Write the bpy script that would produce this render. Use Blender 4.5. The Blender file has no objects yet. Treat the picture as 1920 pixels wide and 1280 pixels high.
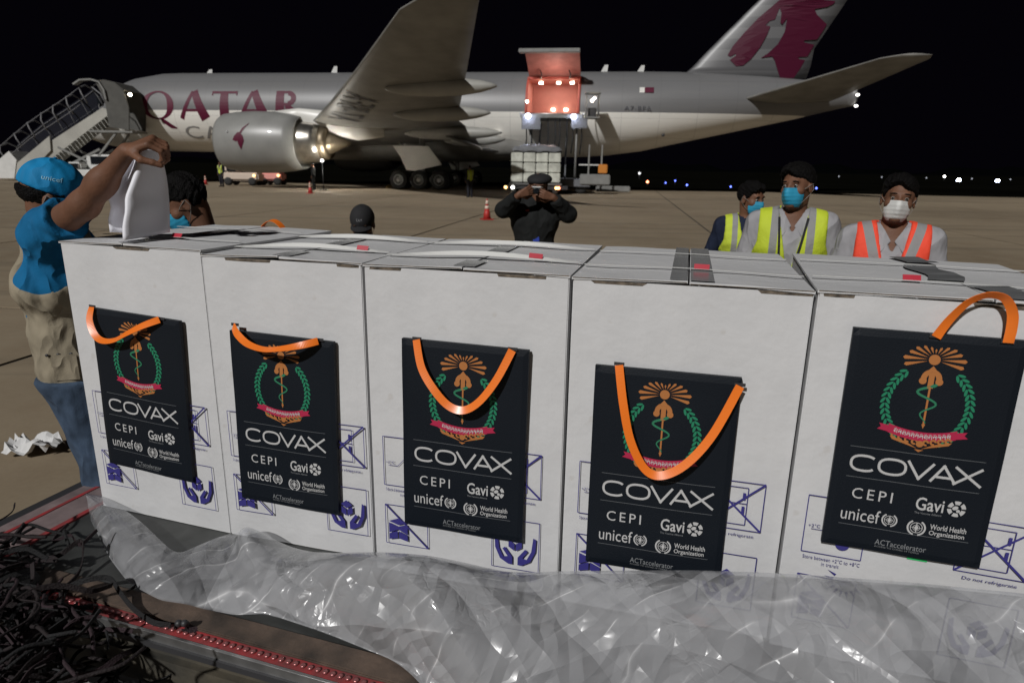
import bpy, bmesh, math, random
import numpy as np
from mathutils import Vector, Matrix
random.seed(7); RNG = np.random.default_rng(7)
R = math.radians
scene = bpy.context.scene
C = scene.collection

# ------------------------------------------------------------------ camera
FPX, PITCH, ROLL, CAMH = 1215.0, R(15.05), 0.017, 1.68
cam_data = bpy.data.cameras.new('camera'); cam = bpy.data.objects.new('camera', cam_data); C.objects.link(cam)
scene.camera = cam
cam.location = (0, 0, CAMH)
cam_data.sensor_width = 36; cam_data.lens = FPX / 1920 * 36
cam_data.clip_end = 4000; cam_data.clip_start = 0.05
cam.rotation_euler = (Matrix.Rotation(R(90) - PITCH, 3, 'X') @ Matrix.Rotation(ROLL, 3, 'Z')).to_euler()
cam_data.dof.use_dof = True; cam_data.dof.focus_distance = 1.95; cam_data.dof.aperture_fstop = 5.0

# ------------------------------------------------------------------ night sky, key light, exposure
SUN_EL, SUN_DIR = R(37), Vector((-0.50, -0.87, 0))
world = bpy.data.worlds.new('World'); scene.world = world; world.use_nodes = True
wn = world.node_tree; bg = wn.nodes['Background']
bg.inputs['Color'].default_value = (0.9, 0.7, 1.5, 1); bg.inputs['Strength'].default_value = 0.0013
sd = bpy.data.lights.new('apron_key_light', 'SUN'); sun = bpy.data.objects.new('apron_key_light', sd); C.objects.link(sun)
sd.energy = 2.8; sd.angle = R(1.6); sd.color = (1.0, 0.985, 0.965)
to_sun = Vector((SUN_DIR.x * math.cos(SUN_EL), SUN_DIR.y * math.cos(SUN_EL), math.sin(SUN_EL))).normalized()
sun.rotation_euler = to_sun.to_track_quat('Z', 'Y').to_euler(); sun.location = to_sun * 30
scene.view_settings.view_transform = 'Standard'; scene.view_settings.look = 'None'
scene.view_settings.exposure = 0; scene.view_settings.gamma = 1

# ------------------------------------------------------------------ helpers
def at(px, py, Y=None, z=None):
    """point on the sight line of a photo pixel at forward distance Y or height z"""
    x, y = px - 960, py - 640; c, s = math.cos(ROLL), math.sin(ROLL)
    x, y = c * x + s * y, -s * x + c * y
    up = -y / FPX
    d = Vector((x / FPX, math.cos(PITCH) + up * math.sin(PITCH), -math.sin(PITCH) + up * math.cos(PITCH)))
    t = (z - CAMH) / d.z if z is not None else Y / d.y
    return Vector((0, 0, CAMH)) + d * t

def tag(o, label=None, cat=None, group=None, kind=None):
    if label: o['label'] = label
    if cat: o['category'] = cat
    if group: o['group'] = group
    if kind: o['kind'] = kind
    return o
def empty(name, loc, rz=0, label=None, cat=None, group=None, parent=None):
    o = bpy.data.objects.new(name, None); C.objects.link(o); o.location = loc; o.rotation_euler = (0, 0, rz)
    o.empty_display_size = 0.05
    if parent: o.parent = parent
    return tag(o, label, cat, group)
def link(name, me, parent=None, loc=None):
    o = bpy.data.objects.new(name, me); C.objects.link(o)
    if parent: o.parent = parent
    if loc: o.location = loc
    return o
def copy_tree(o, parent=None):
    c = o.copy(); C.objects.link(c)
    if parent: c.parent = parent
    for ch in list(o.children): copy_tree(ch, c)
    return c
def mesh_from(verts, faces, mat=None, smooth=False, mats=None, fmat=None):
    me = bpy.data.meshes.new('mesh'); me.from_pydata([tuple(v) for v in verts], [], [tuple(int(i) for i in f) for f in faces])
    if mats:
        for m in mats: me.materials.append(m)
    elif mat: me.materials.append(mat)
    if fmat is not None: me.polygons.foreach_set('material_index', fmat)
    if smooth: me.polygons.foreach_set('use_smooth', [True] * len(me.polygons))
    me.update(); return me
class MB:
    """collects shapes, then links them as one mesh object"""
    def __init__(s): s.v = []; s.f = []; s.sm = []
    def add(s, vs, fs, smooth=False):
        n = len(s.v); s.v += [tuple(v) for v in vs]; s.f += [tuple(n + i for i in f) for f in fs]; s.sm += [smooth] * len(fs); return s
    def box(s, lo, hi, M=None, bev=0.0):
        bm = bmesh.new(); bmesh.ops.create_cube(bm, size=1)
        cx = [(a + b) / 2 for a, b in zip(lo, hi)]; sz = [abs(b - a) for a, b in zip(lo, hi)]
        for v in bm.verts: v.co = Vector((v.co.x * sz[0] + cx[0], v.co.y * sz[1] + cx[1], v.co.z * sz[2] + cx[2]))
        if bev > 0: bmesh.ops.bevel(bm, geom=bm.edges[:], offset=min(bev, min(sz) * .45), segments=2, affect='EDGES')
        if M is not None: bmesh.ops.transform(bm, matrix=M, verts=bm.verts)
        bm.verts.index_update(); s.add([v.co[:] for v in bm.verts], [[v.index for v in f.verts] for f in bm.faces]); bm.free(); return s
    def beam(s, a, b, w, h=None, up=(0, 0, 1)):
        a = Vector(a); b = Vector(b); h = h or w; d = (b - a); L = d.length
        if L < 1e-6: return s
        d /= L; u = Vector(up)
        if abs(d.dot(u)) > .98: u = Vector((0, 1, 0))
        x = d.cross(u).normalized(); y = x.cross(d).normalized()
        vs = [p + x * (i * w / 2) + y * (j * h / 2) for p in (a, b) for i, j in ((-1, -1), (1, -1), (1, 1), (-1, 1))]
        return s.add(vs, [(3, 2, 1, 0), (4, 5, 6, 7), (0, 1, 5, 4), (1, 2, 6, 5), (2, 3, 7, 6), (3, 0, 4, 7)])
    def tube(s, pts, r, n=8, cap=True):
        pts = [Vector(p) for p in pts]; rs = r if isinstance(r, (list, tuple)) else [r] * len(pts)
        ref = None; rings = []
        for i, p in enumerate(pts):
            t = (pts[min(i + 1, len(pts) - 1)] - pts[max(i - 1, 0)]).normalized()
            if ref is None: ref = t.orthogonal().normalized()
            ref = (ref - t * ref.dot(t))
            ref = ref.normalized() if ref.length > 1e-5 else t.orthogonal().normalized()
            bb = t.cross(ref)
            rings.append([p + (ref * math.cos(k * 2 * math.pi / n) + bb * math.sin(k * 2 * math.pi / n)) * rs[i] for k in range(n)])
        vs = [v for ring in rings for v in ring]; fs = []
        for i in range(len(pts) - 1):
            for k in range(n): fs.append((i * n + k, i * n + (k + 1) % n, (i + 1) * n + (k + 1) % n, (i + 1) * n + k))
        if cap: fs.append(tuple(range(n - 1, -1, -1))); fs.append(tuple((len(pts) - 1) * n + k for k in range(n)))
        return s.add(vs, fs, True)
    def lathe(s, prof, M=None, n=24):
        """prof: (radius, height) along z"""
        vs = []; fs = []
        for r, z in prof:
            for k in range(n): vs.append(Vector((r * math.cos(k * 2 * math.pi / n), r * math.sin(k * 2 * math.pi / n), z)))
        if M is not None: vs = [M @ v for v in vs]
        for i in range(len(prof) - 1):
            for k in range(n): fs.append((i * n + k, i * n + (k + 1) % n, (i + 1) * n + (k + 1) % n, (i + 1) * n + k))
        fs.append(tuple(range(n - 1, -1, -1))); fs.append(tuple((len(prof) - 1) * n + k for k in range(n)))
        return s.add(vs, fs, True)
    def ribbon(s, pts, wdir, w, th=0.0012):
        """flat strip following pts, wdir(i) gives the width direction"""
        pts = [Vector(p) for p in pts]; vs = []; n = len(pts)
        for i, p in enumerate(pts):
            t = (pts[min(i + 1, n - 1)] - pts[max(i - 1, 0)]).normalized()
            wd = Vector(wdir(i) if callable(wdir) else wdir); wd = (wd - t * wd.dot(t)).normalized(); nn = t.cross(wd)
            ww = w(i) if callable(w) else w
            vs += [p - wd * ww / 2 - nn * th / 2, p + wd * ww / 2 - nn * th / 2, p + wd * ww / 2 + nn * th / 2, p - wd * ww / 2 + nn * th / 2]
        fs = [(3, 2, 1, 0), tuple(4 * (n - 1) + k for k in range(4))]
        for i in range(n - 1):
            for k in range(4): fs.append((4 * i + k, 4 * i + (k + 1) % 4, 4 * i + 4 + (k + 1) % 4, 4 * i + 4 + k))
        return s.add(vs, fs, False)
    def mesh(s, mat=None):
        me = mesh_from(s.v, s.f, mat); me.polygons.foreach_set('use_smooth', s.sm); return me
    def build(s, name, mat, parent=None, **k):
        o = link(name, s.mesh(mat), parent); tag(o, **k); return o

# ------------------------------------------------------------------ materials
def mat(name, col, rough=.6, metal=0, noise=0, nscale=8, bump=0, bscale=60, emit=None, estr=0, spec=.5, var=None, coat=0, detail=4):
    m = bpy.data.materials.new(name); m.use_nodes = True; nt = m.node_tree; b = nt.nodes['Principled BSDF']
    b.inputs['Base Color'].default_value = (*col, 1); b.inputs['Roughness'].default_value = rough; b.inputs['Metallic'].default_value = metal
    b.inputs['Specular IOR Level'].default_value = spec; b.inputs['Coat Weight'].default_value = coat
    if emit: b.inputs['Emission Color'].default_value = (*emit, 1); b.inputs['Emission Strength'].default_value = estr
    if noise or bump:
        tc = nt.nodes.new('ShaderNodeTexCoord')
    if noise:
        n = nt.nodes.new('ShaderNodeTexNoise'); n.inputs['Scale'].default_value = nscale; n.inputs['Detail'].default_value = detail
        nt.links.new(tc.outputs['Object'], n.inputs['Vector'])
        r = nt.nodes.new('ShaderNodeValToRGB'); r.color_ramp.elements[0].position = .3; r.color_ramp.elements[1].position = .72
        v = var or tuple(c * (1 - noise) for c in col)
        r.color_ramp.elements[0].color = (*v, 1); r.color_ramp.elements[1].color = (*[min(1, c * (1 + noise * .4)) for c in col], 1)
        nt.links.new(n.outputs['Fac'], r.inputs['Fac']); nt.links.new(r.outputs['Color'], b.inputs['Base Color'])
    if bump:
        n2 = nt.nodes.new('ShaderNodeTexNoise'); n2.inputs['Scale'].default_value = bscale; n2.inputs['Detail'].default_value = 5
        nt.links.new(tc.outputs['Object'], n2.inputs['Vector'])
        bp = nt.nodes.new('ShaderNodeBump'); bp.inputs['Strength'].default_value = bump; bp.inputs['Distance'].default_value = .01
        nt.links.new(n2.outputs['Fac'], bp.inputs['Height']); nt.links.new(bp.outputs['Normal'], b.inputs['Normal'])
    return m
def emis(name, col, s): return mat(name, (.02, .02, .02), emit=col, estr=s)
class NT:
    """tiny node helper working on a Principled material"""
    def __init__(s, m): s.nt = m.node_tree; s.b = s.nt.nodes['Principled BSDF']; s.tc = s.nt.nodes.new('ShaderNodeTexCoord')
    def xyz(s, out='Object'):
        n = s.nt.nodes.new('ShaderNodeSeparateXYZ'); s.nt.links.new(s.tc.outputs[out], n.inputs[0]); return n.outputs
    def m(s, op, a, b=None, c=None):
        n = s.nt.nodes.new('ShaderNodeMath'); n.operation = op
        for i, v in enumerate((a, b, c)):
            if v is None: continue
            if isinstance(v, (int, float)): n.inputs[i].default_value = v
            else: s.nt.links.new(v, n.inputs[i])
        return n.outputs[0]
    def between(s, v, lo, hi): return s.m('MULTIPLY', s.m('GREATER_THAN', v, lo), s.m('LESS_THAN', v, hi))
    def mix(s, f, a, b):
        n = s.nt.nodes.new('ShaderNodeMix'); n.data_type = 'RGBA'
        for i, v in ((0, f), (6, a), (7, b)):
            if isinstance(v, (int, float)): n.inputs[i].default_value = v
            elif isinstance(v, tuple): n.inputs[i].default_value = (*v, 1)
            else: s.nt.links.new(v, n.inputs[i])
        return n.outputs[2]
    def noise(s, scale, detail=4, vec=None, stretch=None, rough=.5):
        n = s.nt.nodes.new('ShaderNodeTexNoise'); n.inputs['Scale'].default_value = scale; n.inputs['Detail'].default_value = detail
        n.inputs['Roughness'].default_value = rough
        v = vec or s.tc.outputs['Object']
        if stretch:
            mp = s.nt.nodes.new('ShaderNodeMapping'); mp.inputs['Scale'].default_value = stretch[:3]
            if len(stretch) > 3: mp.inputs['Rotation'].default_value = (0, 0, stretch[3])
            s.nt.links.new(v, mp.inputs[0]); v = mp.outputs[0]
        s.nt.links.new(v, n.inputs['Vector']); return n.outputs['Fac']
    def ramp(s, v, p0, p1, c0=(0, 0, 0), c1=(1, 1, 1)):
        r = s.nt.nodes.new('ShaderNodeValToRGB'); e = r.color_ramp.elements; e[0].position = p0; e[1].position = p1
        e[0].color = (*c0, 1); e[1].color = (*c1, 1); s.nt.links.new(v, r.inputs[0]); return r.outputs[0]
    def color(s, c): s.nt.links.new(c, s.b.inputs['Base Color'])
    def bump(s, h, strength=.3, dist=.01):
        bp = s.nt.nodes.new('ShaderNodeBump'); bp.inputs['Strength'].default_value = strength; bp.inputs['Distance'].default_value = dist
        s.nt.links.new(h, bp.inputs['Height']); s.nt.links.new(bp.outputs['Normal'], s.b.inputs['Normal']); return bp

M_white_metal = mat('white_painted_metal', (.66, .66, .64), .45, noise=.15, nscale=1.5)
M_grey_metal = mat('grey_painted_metal', (.22, .22, .21), .5, noise=.2, nscale=2)
M_dark_metal = mat('dark_metal', (.035, .035, .038), .5)
M_alu = mat('worn_aluminium', (.5, .5, .5), .35, .9, noise=.3, nscale=20)
M_rubber = mat('tyre_rubber', (.02, .02, .02), .8)
M_black = mat('black_cloth', (.012, .012, .014), .85, bump=.4, bscale=90)
M_glass = mat('dark_glass', (.01, .012, .015), .08, spec=.8)
M_maroon = mat('maroon_paint', (.085, .002, .022), .5, spec=.3)
M_greytext = mat('grey_lettering', (.22, .215, .21), .4)
M_darktext = mat('dark_lettering', (.04, .04, .05), .5)
M_lampw = emis('white_lamp', (1, .97, .9), 14)
M_lampb = emis('blue_white_lamp', (.65, .72, 1), 30)
M_lampo = emis('amber_lamp', (1, .55, .2), 5)
M_lampr = emis('red_lamp', (1, .25, .12), 8)
M_lampblue = emis('blue_lamp', (.12, .18, 1), 5)
M_lamppink = emis('warm_cabin_lamp', (1, .86, .66), 16)

# ------------------------------------------------------------------ 2D print helpers
from mathutils.geometry import tessellate_polygon
def text_tris(s, size=1.0, sx=1.0, shear=0, align='LEFT', offset=0, spacing=1.0):
    cu = bpy.data.curves.new('t', 'FONT'); cu.body = s; cu.size = size; cu.shear = shear; cu.align_x = align; cu.offset = offset
    cu.space_character = spacing; cu.resolution_u = 3
    ob = bpy.data.objects.new('t', cu); me = bpy.data.meshes.new_from_object(ob)
    vs = [(v.co.x * sx, v.co.y) for v in me.vertices]; fs = [tuple(p.vertices) for p in me.polygons]
    bpy.data.objects.remove(ob); bpy.data.curves.remove(cu); bpy.data.meshes.remove(me)
    return vs, fs
def fit_text(s, x0, y0, x1, y1, **k):
    """lettering stretched to fill the rectangle x0..x1, y0..y1"""
    vs, fs = text_tris(s, **k); a = np.array(vs); lo = a.min(0); hi = a.max(0)
    a = (a - lo) / (hi - lo) * [x1 - x0, y1 - y0] + [x0, y0]
    return [tuple(v) for v in a], fs
class Print:
    """flat print in (u, v) built as faces"""
    def __init__(s): s.v = []; s.f = []
    def add(s, vs, fs): n = len(s.v); s.v += list(vs); s.f += [tuple(n + i for i in f) for f in fs]; return s
    def poly(s, pts):
        tr = tessellate_polygon([[Vector((p[0], p[1], 0)) for p in pts]]); return s.add(pts, tr)
    def rect(s, x0, y0, x1, y1): return s.add([(x0, y0), (x1, y0), (x1, y1), (x0, y1)], [(0, 1, 2, 3)])
    def line(s, a, b, w):
        a = np.array(a, float); b = np.array(b, float); d = (b - a) / np.linalg.norm(b - a); n = np.array([-d[1], d[0]]) * w / 2
        return s.add([tuple(a - n), tuple(b - n), tuple(b + n), tuple(a + n)], [(0, 1, 2, 3)])
    def path(s, pts, w):
        for i in range(len(pts) - 1):
            wi = w[i] if isinstance(w, (list, tuple)) else w
            s.line(pts[i], pts[i + 1], wi)
        return s
    def frame(s, x0, y0, x1, y1, w): return s.path([(x0, y0), (x1, y0), (x1, y1), (x0, y1), (x0, y0)], w)
    def ell(s, cx, cy, rx, ry, n=20, rot=0):
        pts = []
        for k in range(n):
            a = 2 * math.pi * k / n; x, y = rx * math.cos(a), ry * math.sin(a)
            pts.append((cx + x * math.cos(rot) - y * math.sin(rot), cy + x * math.sin(rot) + y * math.cos(rot)))
        return s.add(pts, [tuple(range(n))])
    def ring(s, cx, cy, r0, r1, a0=0, a1=360, n=24, ys=1):
        vs = []; fs = []
        for k in range(n + 1):
            a = R(a0 + (a1 - a0) * k / n); vs += [(cx + r0 * math.cos(a), cy + r0 * ys * math.sin(a)), (cx + r1 * math.cos(a), cy + r1 * ys * math.sin(a))]
        for k in range(n): fs.append((2 * k, 2 * k + 1, 2 * k + 3, 2 * k + 2))
        return s.add(vs, fs)
    def mesh(s, m, fn):
        # overlapping strokes are stacked a few microns apart
        lay = [0] * len(s.v)
        for k, f in enumerate(s.f):
            for i in f: lay[i] = max(lay[i], k)
        me = mesh_from([Vector(fn(u, v)) + Vector((0, -5e-6 * min(lay[i], 120), 0)) for i, (u, v) in enumerate(s.v)], s.f, m); return me

# ------------------------------------------------------------------ GROUND
def ground():
    m = mat('concrete_apron', (.2, .17, .12), .85); n = NT(m)
    big = n.noise(.12, 5, rough=.6); mid = n.noise(1.3, 6, rough=.7); fine = n.noise(40, 3)
    streak = n.noise(1, 5, stretch=(.05, 1.1, 1, R(12)), rough=.65)
    c = n.mix(n.ramp(big, .32, .7), (.19, .143, .09), (.33, .258, .172))
    c = n.mix(n.m('MULTIPLY', n.ramp(mid, .35, .75), .5), c, (.35, .295, .21))
    c = n.mix(n.m('MULTIPLY', n.ramp(streak, .53, .68), .55), c, (.10, .083, .058))
    c = n.mix(n.m('MULTIPLY', fine, .18), c, (.03, .025, .02))
    n.color(c); n.bump(mid, .25, .02)
    bm = bmesh.new(); bmesh.ops.create_grid(bm, x_segments=2, y_segments=2, size=1)
    me = bpy.data.meshes.new('g'); bm.to_mesh(me); bm.free()
    # far field: one dark sheet to the horizon
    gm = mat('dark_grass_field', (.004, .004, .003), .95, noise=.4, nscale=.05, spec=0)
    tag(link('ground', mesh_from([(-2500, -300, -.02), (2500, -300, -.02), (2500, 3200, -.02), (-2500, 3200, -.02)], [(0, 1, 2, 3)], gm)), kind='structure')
    # slabs of the apron with recessed joints
    a = R(-9.5); ca, sa = math.cos(a), math.sin(a)
    def W(u, v, z): return (u * ca - v * sa, u * sa + v * ca, z)
    base = MB(); base.add([W(-80, -30, -.014), W(95, -30, -.014), W(95, 55, -.014), W(-80, 55, -.014)], [(0, 1, 2, 3)])
    bo = base.build('apron', mat('joint_sealant', (.03, .027, .022), .9), kind='structure')
    S = 7.5; slab_me = None
    for i in range(-11, 13):
        for j in range(-4, 8):
            sb = MB(); g = .03; u0, v0 = i * S + 2.4, j * S - 1.2
            sb.add([(g, g, 0), (S - g, g, 0), (S - g, S - g, 0), (g, S - g, 0), (g, g, -.012), (S - g, g, -.012), (S - g, S - g, -.012), (g, S - g, -.012)],
                   [(0, 1, 2, 3), (0, 4, 5, 1), (1, 5, 6, 2), (2, 6, 7, 3), (3, 7, 4, 0)])
            if slab_me is None:
                slab_me = sb.mesh(m)
            o = link('slab', slab_me, bo); o.location = W(u0, v0, 0); o.rotation_euler = (0, 0, a)
    return m
M_apron = ground()
# object coordinates would repeat on every slab: read world position instead
for nd in M_apron.node_tree.nodes:
    if nd.type == 'TEX_COORD':
        geo = M_apron.node_tree.nodes.new('ShaderNodeNewGeometry')
        for l in list(nd.outputs['Object'].links): M_apron.node_tree.links.new(geo.outputs['Position'], l.to_socket)

# far terrain silhouette
tl = MB(); pts = []
for i in range(81):
    x = -1400 + i * 35; h = 9 + 5 * math.sin(i * .7) + 4 * math.sin(i * 1.9 + 1) + 2 * random.random(); pts.append((x, h))
for i in range(80):
    (x0, h0), (x1, h1) = pts[i], pts[i + 1]
    tl.add([(x0, 1200, -1), (x1, 1200, -1), (x1, 1240, h1), (x0, 1240, h0), (x0, 1300, -1), (x1, 1300, -1)], [(0, 1, 2, 3), (3, 2, 5, 4)])
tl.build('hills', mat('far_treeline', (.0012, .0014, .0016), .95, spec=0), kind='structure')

# ------------------------------------------------------------------ AIRCRAFT
YAW, AX, AY = R(8.3), -37.4, 58.9
def aircraft():
    root = empty('cargo_aircraft', (AX, AY, 0), 0, 'large white and grey twin engine cargo jet with its side cargo door raised open', 'airplane')
    # local: x nose to tail, y towards the camera (port), z up  -> build with mirrored y handled by matrix
    root.matrix_world = Matrix.Translation((AX, AY, 0)) @ Matrix.Rotation(-YAW, 4, 'Z')
    # local y axis of this frame points away from the camera, so port = -y
    P = lambda x, y, z: (x, -y, z)
    paint = mat('aircraft_paint', (.6, .6, .58), .42); n = NT(paint); o = n.xyz()
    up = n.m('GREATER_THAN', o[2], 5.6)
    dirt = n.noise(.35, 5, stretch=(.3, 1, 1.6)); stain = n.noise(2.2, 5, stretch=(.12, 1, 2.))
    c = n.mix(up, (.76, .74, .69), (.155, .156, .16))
    c = n.mix(n.m('MULTIPLY', n.ramp(dirt, .4, .75), .16), c, (.12, .11, .10)); c = n.mix(n.m('MULTIPLY', n.ramp(stain, .5, .8), .12), c, (.25, .23, .2))
    # panel joints
    ring_ = n.m('LESS_THAN', n.m('FRACT', n.m('MULTIPLY', o[0], 1 / 2.7)), .008)
    lon = n.m('LESS_THAN', n.m('FRACT', n.m('MULTIPLY', o[2], 1 / 1.3)), .014)
    c = n.mix(n.m('MULTIPLY', n.m('MAXIMUM', ring_, lon), .45), c, (.08, .08, .08)); n.color(c)
    wingm = mat('wing_grey_paint', (.21, .205, .19), .5, noise=.3, nscale=.8); engm = mat('engine_grey_paint', (.25, .25, .24), .38, coat=.1, noise=.12, nscale=1)
    fairm = mat('fairing_grey_paint', (.34, .335, .31), .45, noise=.15, nscale=1)
    whitem = mat('aircraft_white_paint', (.72, .71, .67), .35, noise=.12, nscale=1)
    nickel = mat('nozzle_metal', (.5, .47, .42), .28, .95, noise=.3, nscale=3); darkm = mat('exhaust_metal', (.16, .13, .09), .45, .8)
    # fuselage
    st = [(0, 4.6, 4.2, .12), (.3, 5.0, 3.75, .75), (1, 5.65, 3.3, 1.3), (2.2, 6.5, 2.95, 1.95), (4, 7.65, 2.65, 2.55), (6, 8.3, 2.52, 2.9), (8.5, 8.66, 2.5, 3.08), (10, 8.7, 2.5, 3.1)]
    for x in (14, 18, 22, 26, 30, 34, 37): st.append((x, 8.7, 2.5, 3.1))
    st += [(38.9, 8.7, 2.5, 3.1), (40.2, 8.7, 2.5, 3.1), (41.6, 8.7, 2.5, 3.1), (42.9, 8.7, 2.5, 3.1), (45, 8.7, 2.66, 3.1), (47.5, 8.7, 3.0, 3.0), (50, 8.66, 3.55, 2.8), (53, 8.52, 4.2, 2.4), (56, 8.35, 4.85, 1.95), (58.5, 8.15, 5.4, 1.5), (60.5, 7.95, 5.9, 1.05), (61.8, 7.8, 6.2, .65), (62.5, 7.72, 6.34, .4)]
    angs = [R(a) for a in list(range(-90, -9, 8)) + [-4.4] + list(range(4, 50, 8)) + [53.5] + list(range(60, 91, 6))]
    right = [math.pi - a for a in angs[1:-1]][::-1]; angs = angs + right; n_ = len(angs)
    vs = []; fs = []
    for x, zt, zb, hw in st:
        for a in angs: vs.append(P(x, hw * math.cos(a), (zt + zb) / 2 + (zt - zb) / 2 * math.sin(a)))
    for i in range(len(st) - 1):
        for k in range(n_):
            x0, x1 = st[i][0], st[i + 1][0]; k2 = (k + 1) % n_
            am = (angs[k] + angs[k2]) / 2 if k2 else 10
            if x0 >= 38.9 - .01 and x1 <= 42.9 + .01 and R(-4.5) < am < R(53.6): continue
            fs.append((i * n_ + k, i * n_ + k2, (i + 1) * n_ + k2, (i + 1) * n_ + k))
    fs.append(tuple(range(n_))); fs.append(tuple((len(st) - 1) * n_ + k for k in reversed(range(n_))))
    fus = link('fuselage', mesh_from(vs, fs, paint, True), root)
    # belly fairing
    bf = MB(); ss = [(17.5, 3.3, 2.9, 1.2), (19.5, 4.0, 2.25, 2.9), (22, 4.4, 2.05, 3.5), (30, 4.4, 1.95, 3.6), (36, 4.3, 2.05, 3.4), (39.5, 3.7, 2.4, 2.4), (42, 3.1, 2.7, .8)]
    vs = []; fs = []
    for x, zt, zb, hw in ss:
        for k in range(24):
            a = 2 * math.pi * k / 24; cx = abs(math.cos(a)) ** .7 * (1 if math.cos(a) > 0 else -1); sx = abs(math.sin(a)) ** .7 * (1 if math.sin(a) > 0 else -1)
            vs.append(P(x, hw * cx, (zt + zb) / 2 + (zt - zb) / 2 * sx))
    for i in range(len(ss) - 1):
        for k in range(24): fs.append((i * 24 + k, i * 24 + (k + 1) % 24, (i + 1) * 24 + (k + 1) % 24, (i + 1) * 24 + k))
    bf.add(vs, fs, True).build('belly_fairing', wingm, root)
    # lifting surfaces
    def foil(secs, m_, name, vertical=False):
        # secs: (span, xLE, chord, height, thickness ratio)
        prof = [(0, 0), (.02, .28), (.08, .52), (.2, .8), (.38, 1), (.6, .82), (.8, .45), (1, .03)]
        loop = [(x, t * .58) for x, t in prof] + [(x, -t * .42) for x, t in prof[::-1][:-1]]
        vs = []; fs = []; n = len(loop)
        for sp, xl, ch, h, tr in secs:
            for x, t in loop:
                if vertical: vs.append(P(xl + x * ch, t * tr * ch, h))
                else: vs.append(P(xl + x * ch, sp, h + t * tr * ch))
        for i in range(len(secs) - 1):
            for k in range(n): fs.append((i * n + k, i * n + (k + 1) % n, (i + 1) * n + (k + 1) % n, (i + 1) * n + k))
        fs.append(tuple(range(n))); fs.append(tuple((len(secs) - 1) * n + k for k in reversed(range(n))))
        me = mesh_from(vs, fs, m_, True); bm = bmesh.new(); bm.from_mesh(me); bmesh.ops.recalc_face_normals(bm, faces=bm.faces); bm.to_mesh(me); bm.free()
        return link(name, me, root)
    for sgn in (1, -1):
        sec = []
        for y in (1.5, 3.1, 6, 10.7, 16, 22, 28, 30.5, 32.2):
            xl = 21.1 + (y - 3.1) * .66; z = 3.75 + (y - 3.1) * .10 + max(0, y - 8) ** 2 * .0022
            te = 35.6 if y <= 10.7 else 35.6 + (y - 10.7) * .28
            if y > 28.5: xl += (y - 28.5) * .6
            if y > 32: te = xl + .9
            sec.append((y * sgn, xl, te - xl, z, .125 if y < 6 else .1))
        w = foil(sec, wingm, 'wing')
        if sgn == 1: wport = w
        foil([(1.0 * sgn, 53.9, 6.6, 6.55, .1), (2.2 * sgn, 54.6, 6.1, 6.65, .1), (10.2 * sgn, 60.2, 2.75, 8.0, .1), (10.8 * sgn, 61.2, 1.6, 8.12, .08)], wingm, 'tailplane')
    finp = mat('fin_dimmed_paint', (.3, .3, .3), .4); fn = NT(finp); fo = fn.xyz()
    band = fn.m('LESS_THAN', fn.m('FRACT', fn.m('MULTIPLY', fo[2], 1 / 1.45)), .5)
    fn.color(fn.mix(band, (.135, .135, .14), (.095, .095, .10)))  # both bands darkened: the weaker light on the fin is in the colour
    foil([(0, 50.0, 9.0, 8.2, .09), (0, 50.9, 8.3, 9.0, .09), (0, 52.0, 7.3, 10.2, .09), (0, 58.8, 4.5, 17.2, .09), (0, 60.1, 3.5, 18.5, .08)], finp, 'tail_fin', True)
    # fin emblem: flat print just proud of the fin's port side
    def z4(x, y):  # fin-plane coordinates of points on the emblem, x along, z up
        # affine fitted: measured on the fin plane
        X = 53.29 + (x - 420) * .00989 + (360 - y) * .00045; Z = 9.77 + (360 - y) * .0102 - (x - 420) * .00010
        return (X, Z)
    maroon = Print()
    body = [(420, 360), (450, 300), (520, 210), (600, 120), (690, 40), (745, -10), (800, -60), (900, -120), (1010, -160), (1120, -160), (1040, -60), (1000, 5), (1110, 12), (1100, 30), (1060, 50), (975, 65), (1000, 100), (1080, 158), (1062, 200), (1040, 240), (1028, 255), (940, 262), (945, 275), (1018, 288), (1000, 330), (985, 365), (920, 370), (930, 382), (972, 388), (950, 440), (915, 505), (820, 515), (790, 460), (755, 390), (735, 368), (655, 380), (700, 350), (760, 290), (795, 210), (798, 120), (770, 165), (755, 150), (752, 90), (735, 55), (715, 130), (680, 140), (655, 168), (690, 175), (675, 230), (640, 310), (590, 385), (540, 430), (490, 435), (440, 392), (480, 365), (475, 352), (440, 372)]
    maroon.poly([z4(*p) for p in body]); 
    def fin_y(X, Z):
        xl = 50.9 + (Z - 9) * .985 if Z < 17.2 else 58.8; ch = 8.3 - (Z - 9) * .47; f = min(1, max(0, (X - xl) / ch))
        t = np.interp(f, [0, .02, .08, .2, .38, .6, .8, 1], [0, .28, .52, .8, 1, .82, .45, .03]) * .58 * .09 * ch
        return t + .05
    me = maroon.mesh(mat('fin_dimmed_maroon', (.062, .0015, .018), .5, spec=.3), lambda u, v: P(u, fin_y(u, v), v))  # darker copy of the maroon, with the fin's dimmer light painted in
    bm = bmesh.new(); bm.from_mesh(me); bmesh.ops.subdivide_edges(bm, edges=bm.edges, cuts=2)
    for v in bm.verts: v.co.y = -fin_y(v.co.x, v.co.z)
    bm.to_mesh(me); bm.free(); link('tail_emblem', me, root)
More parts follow.
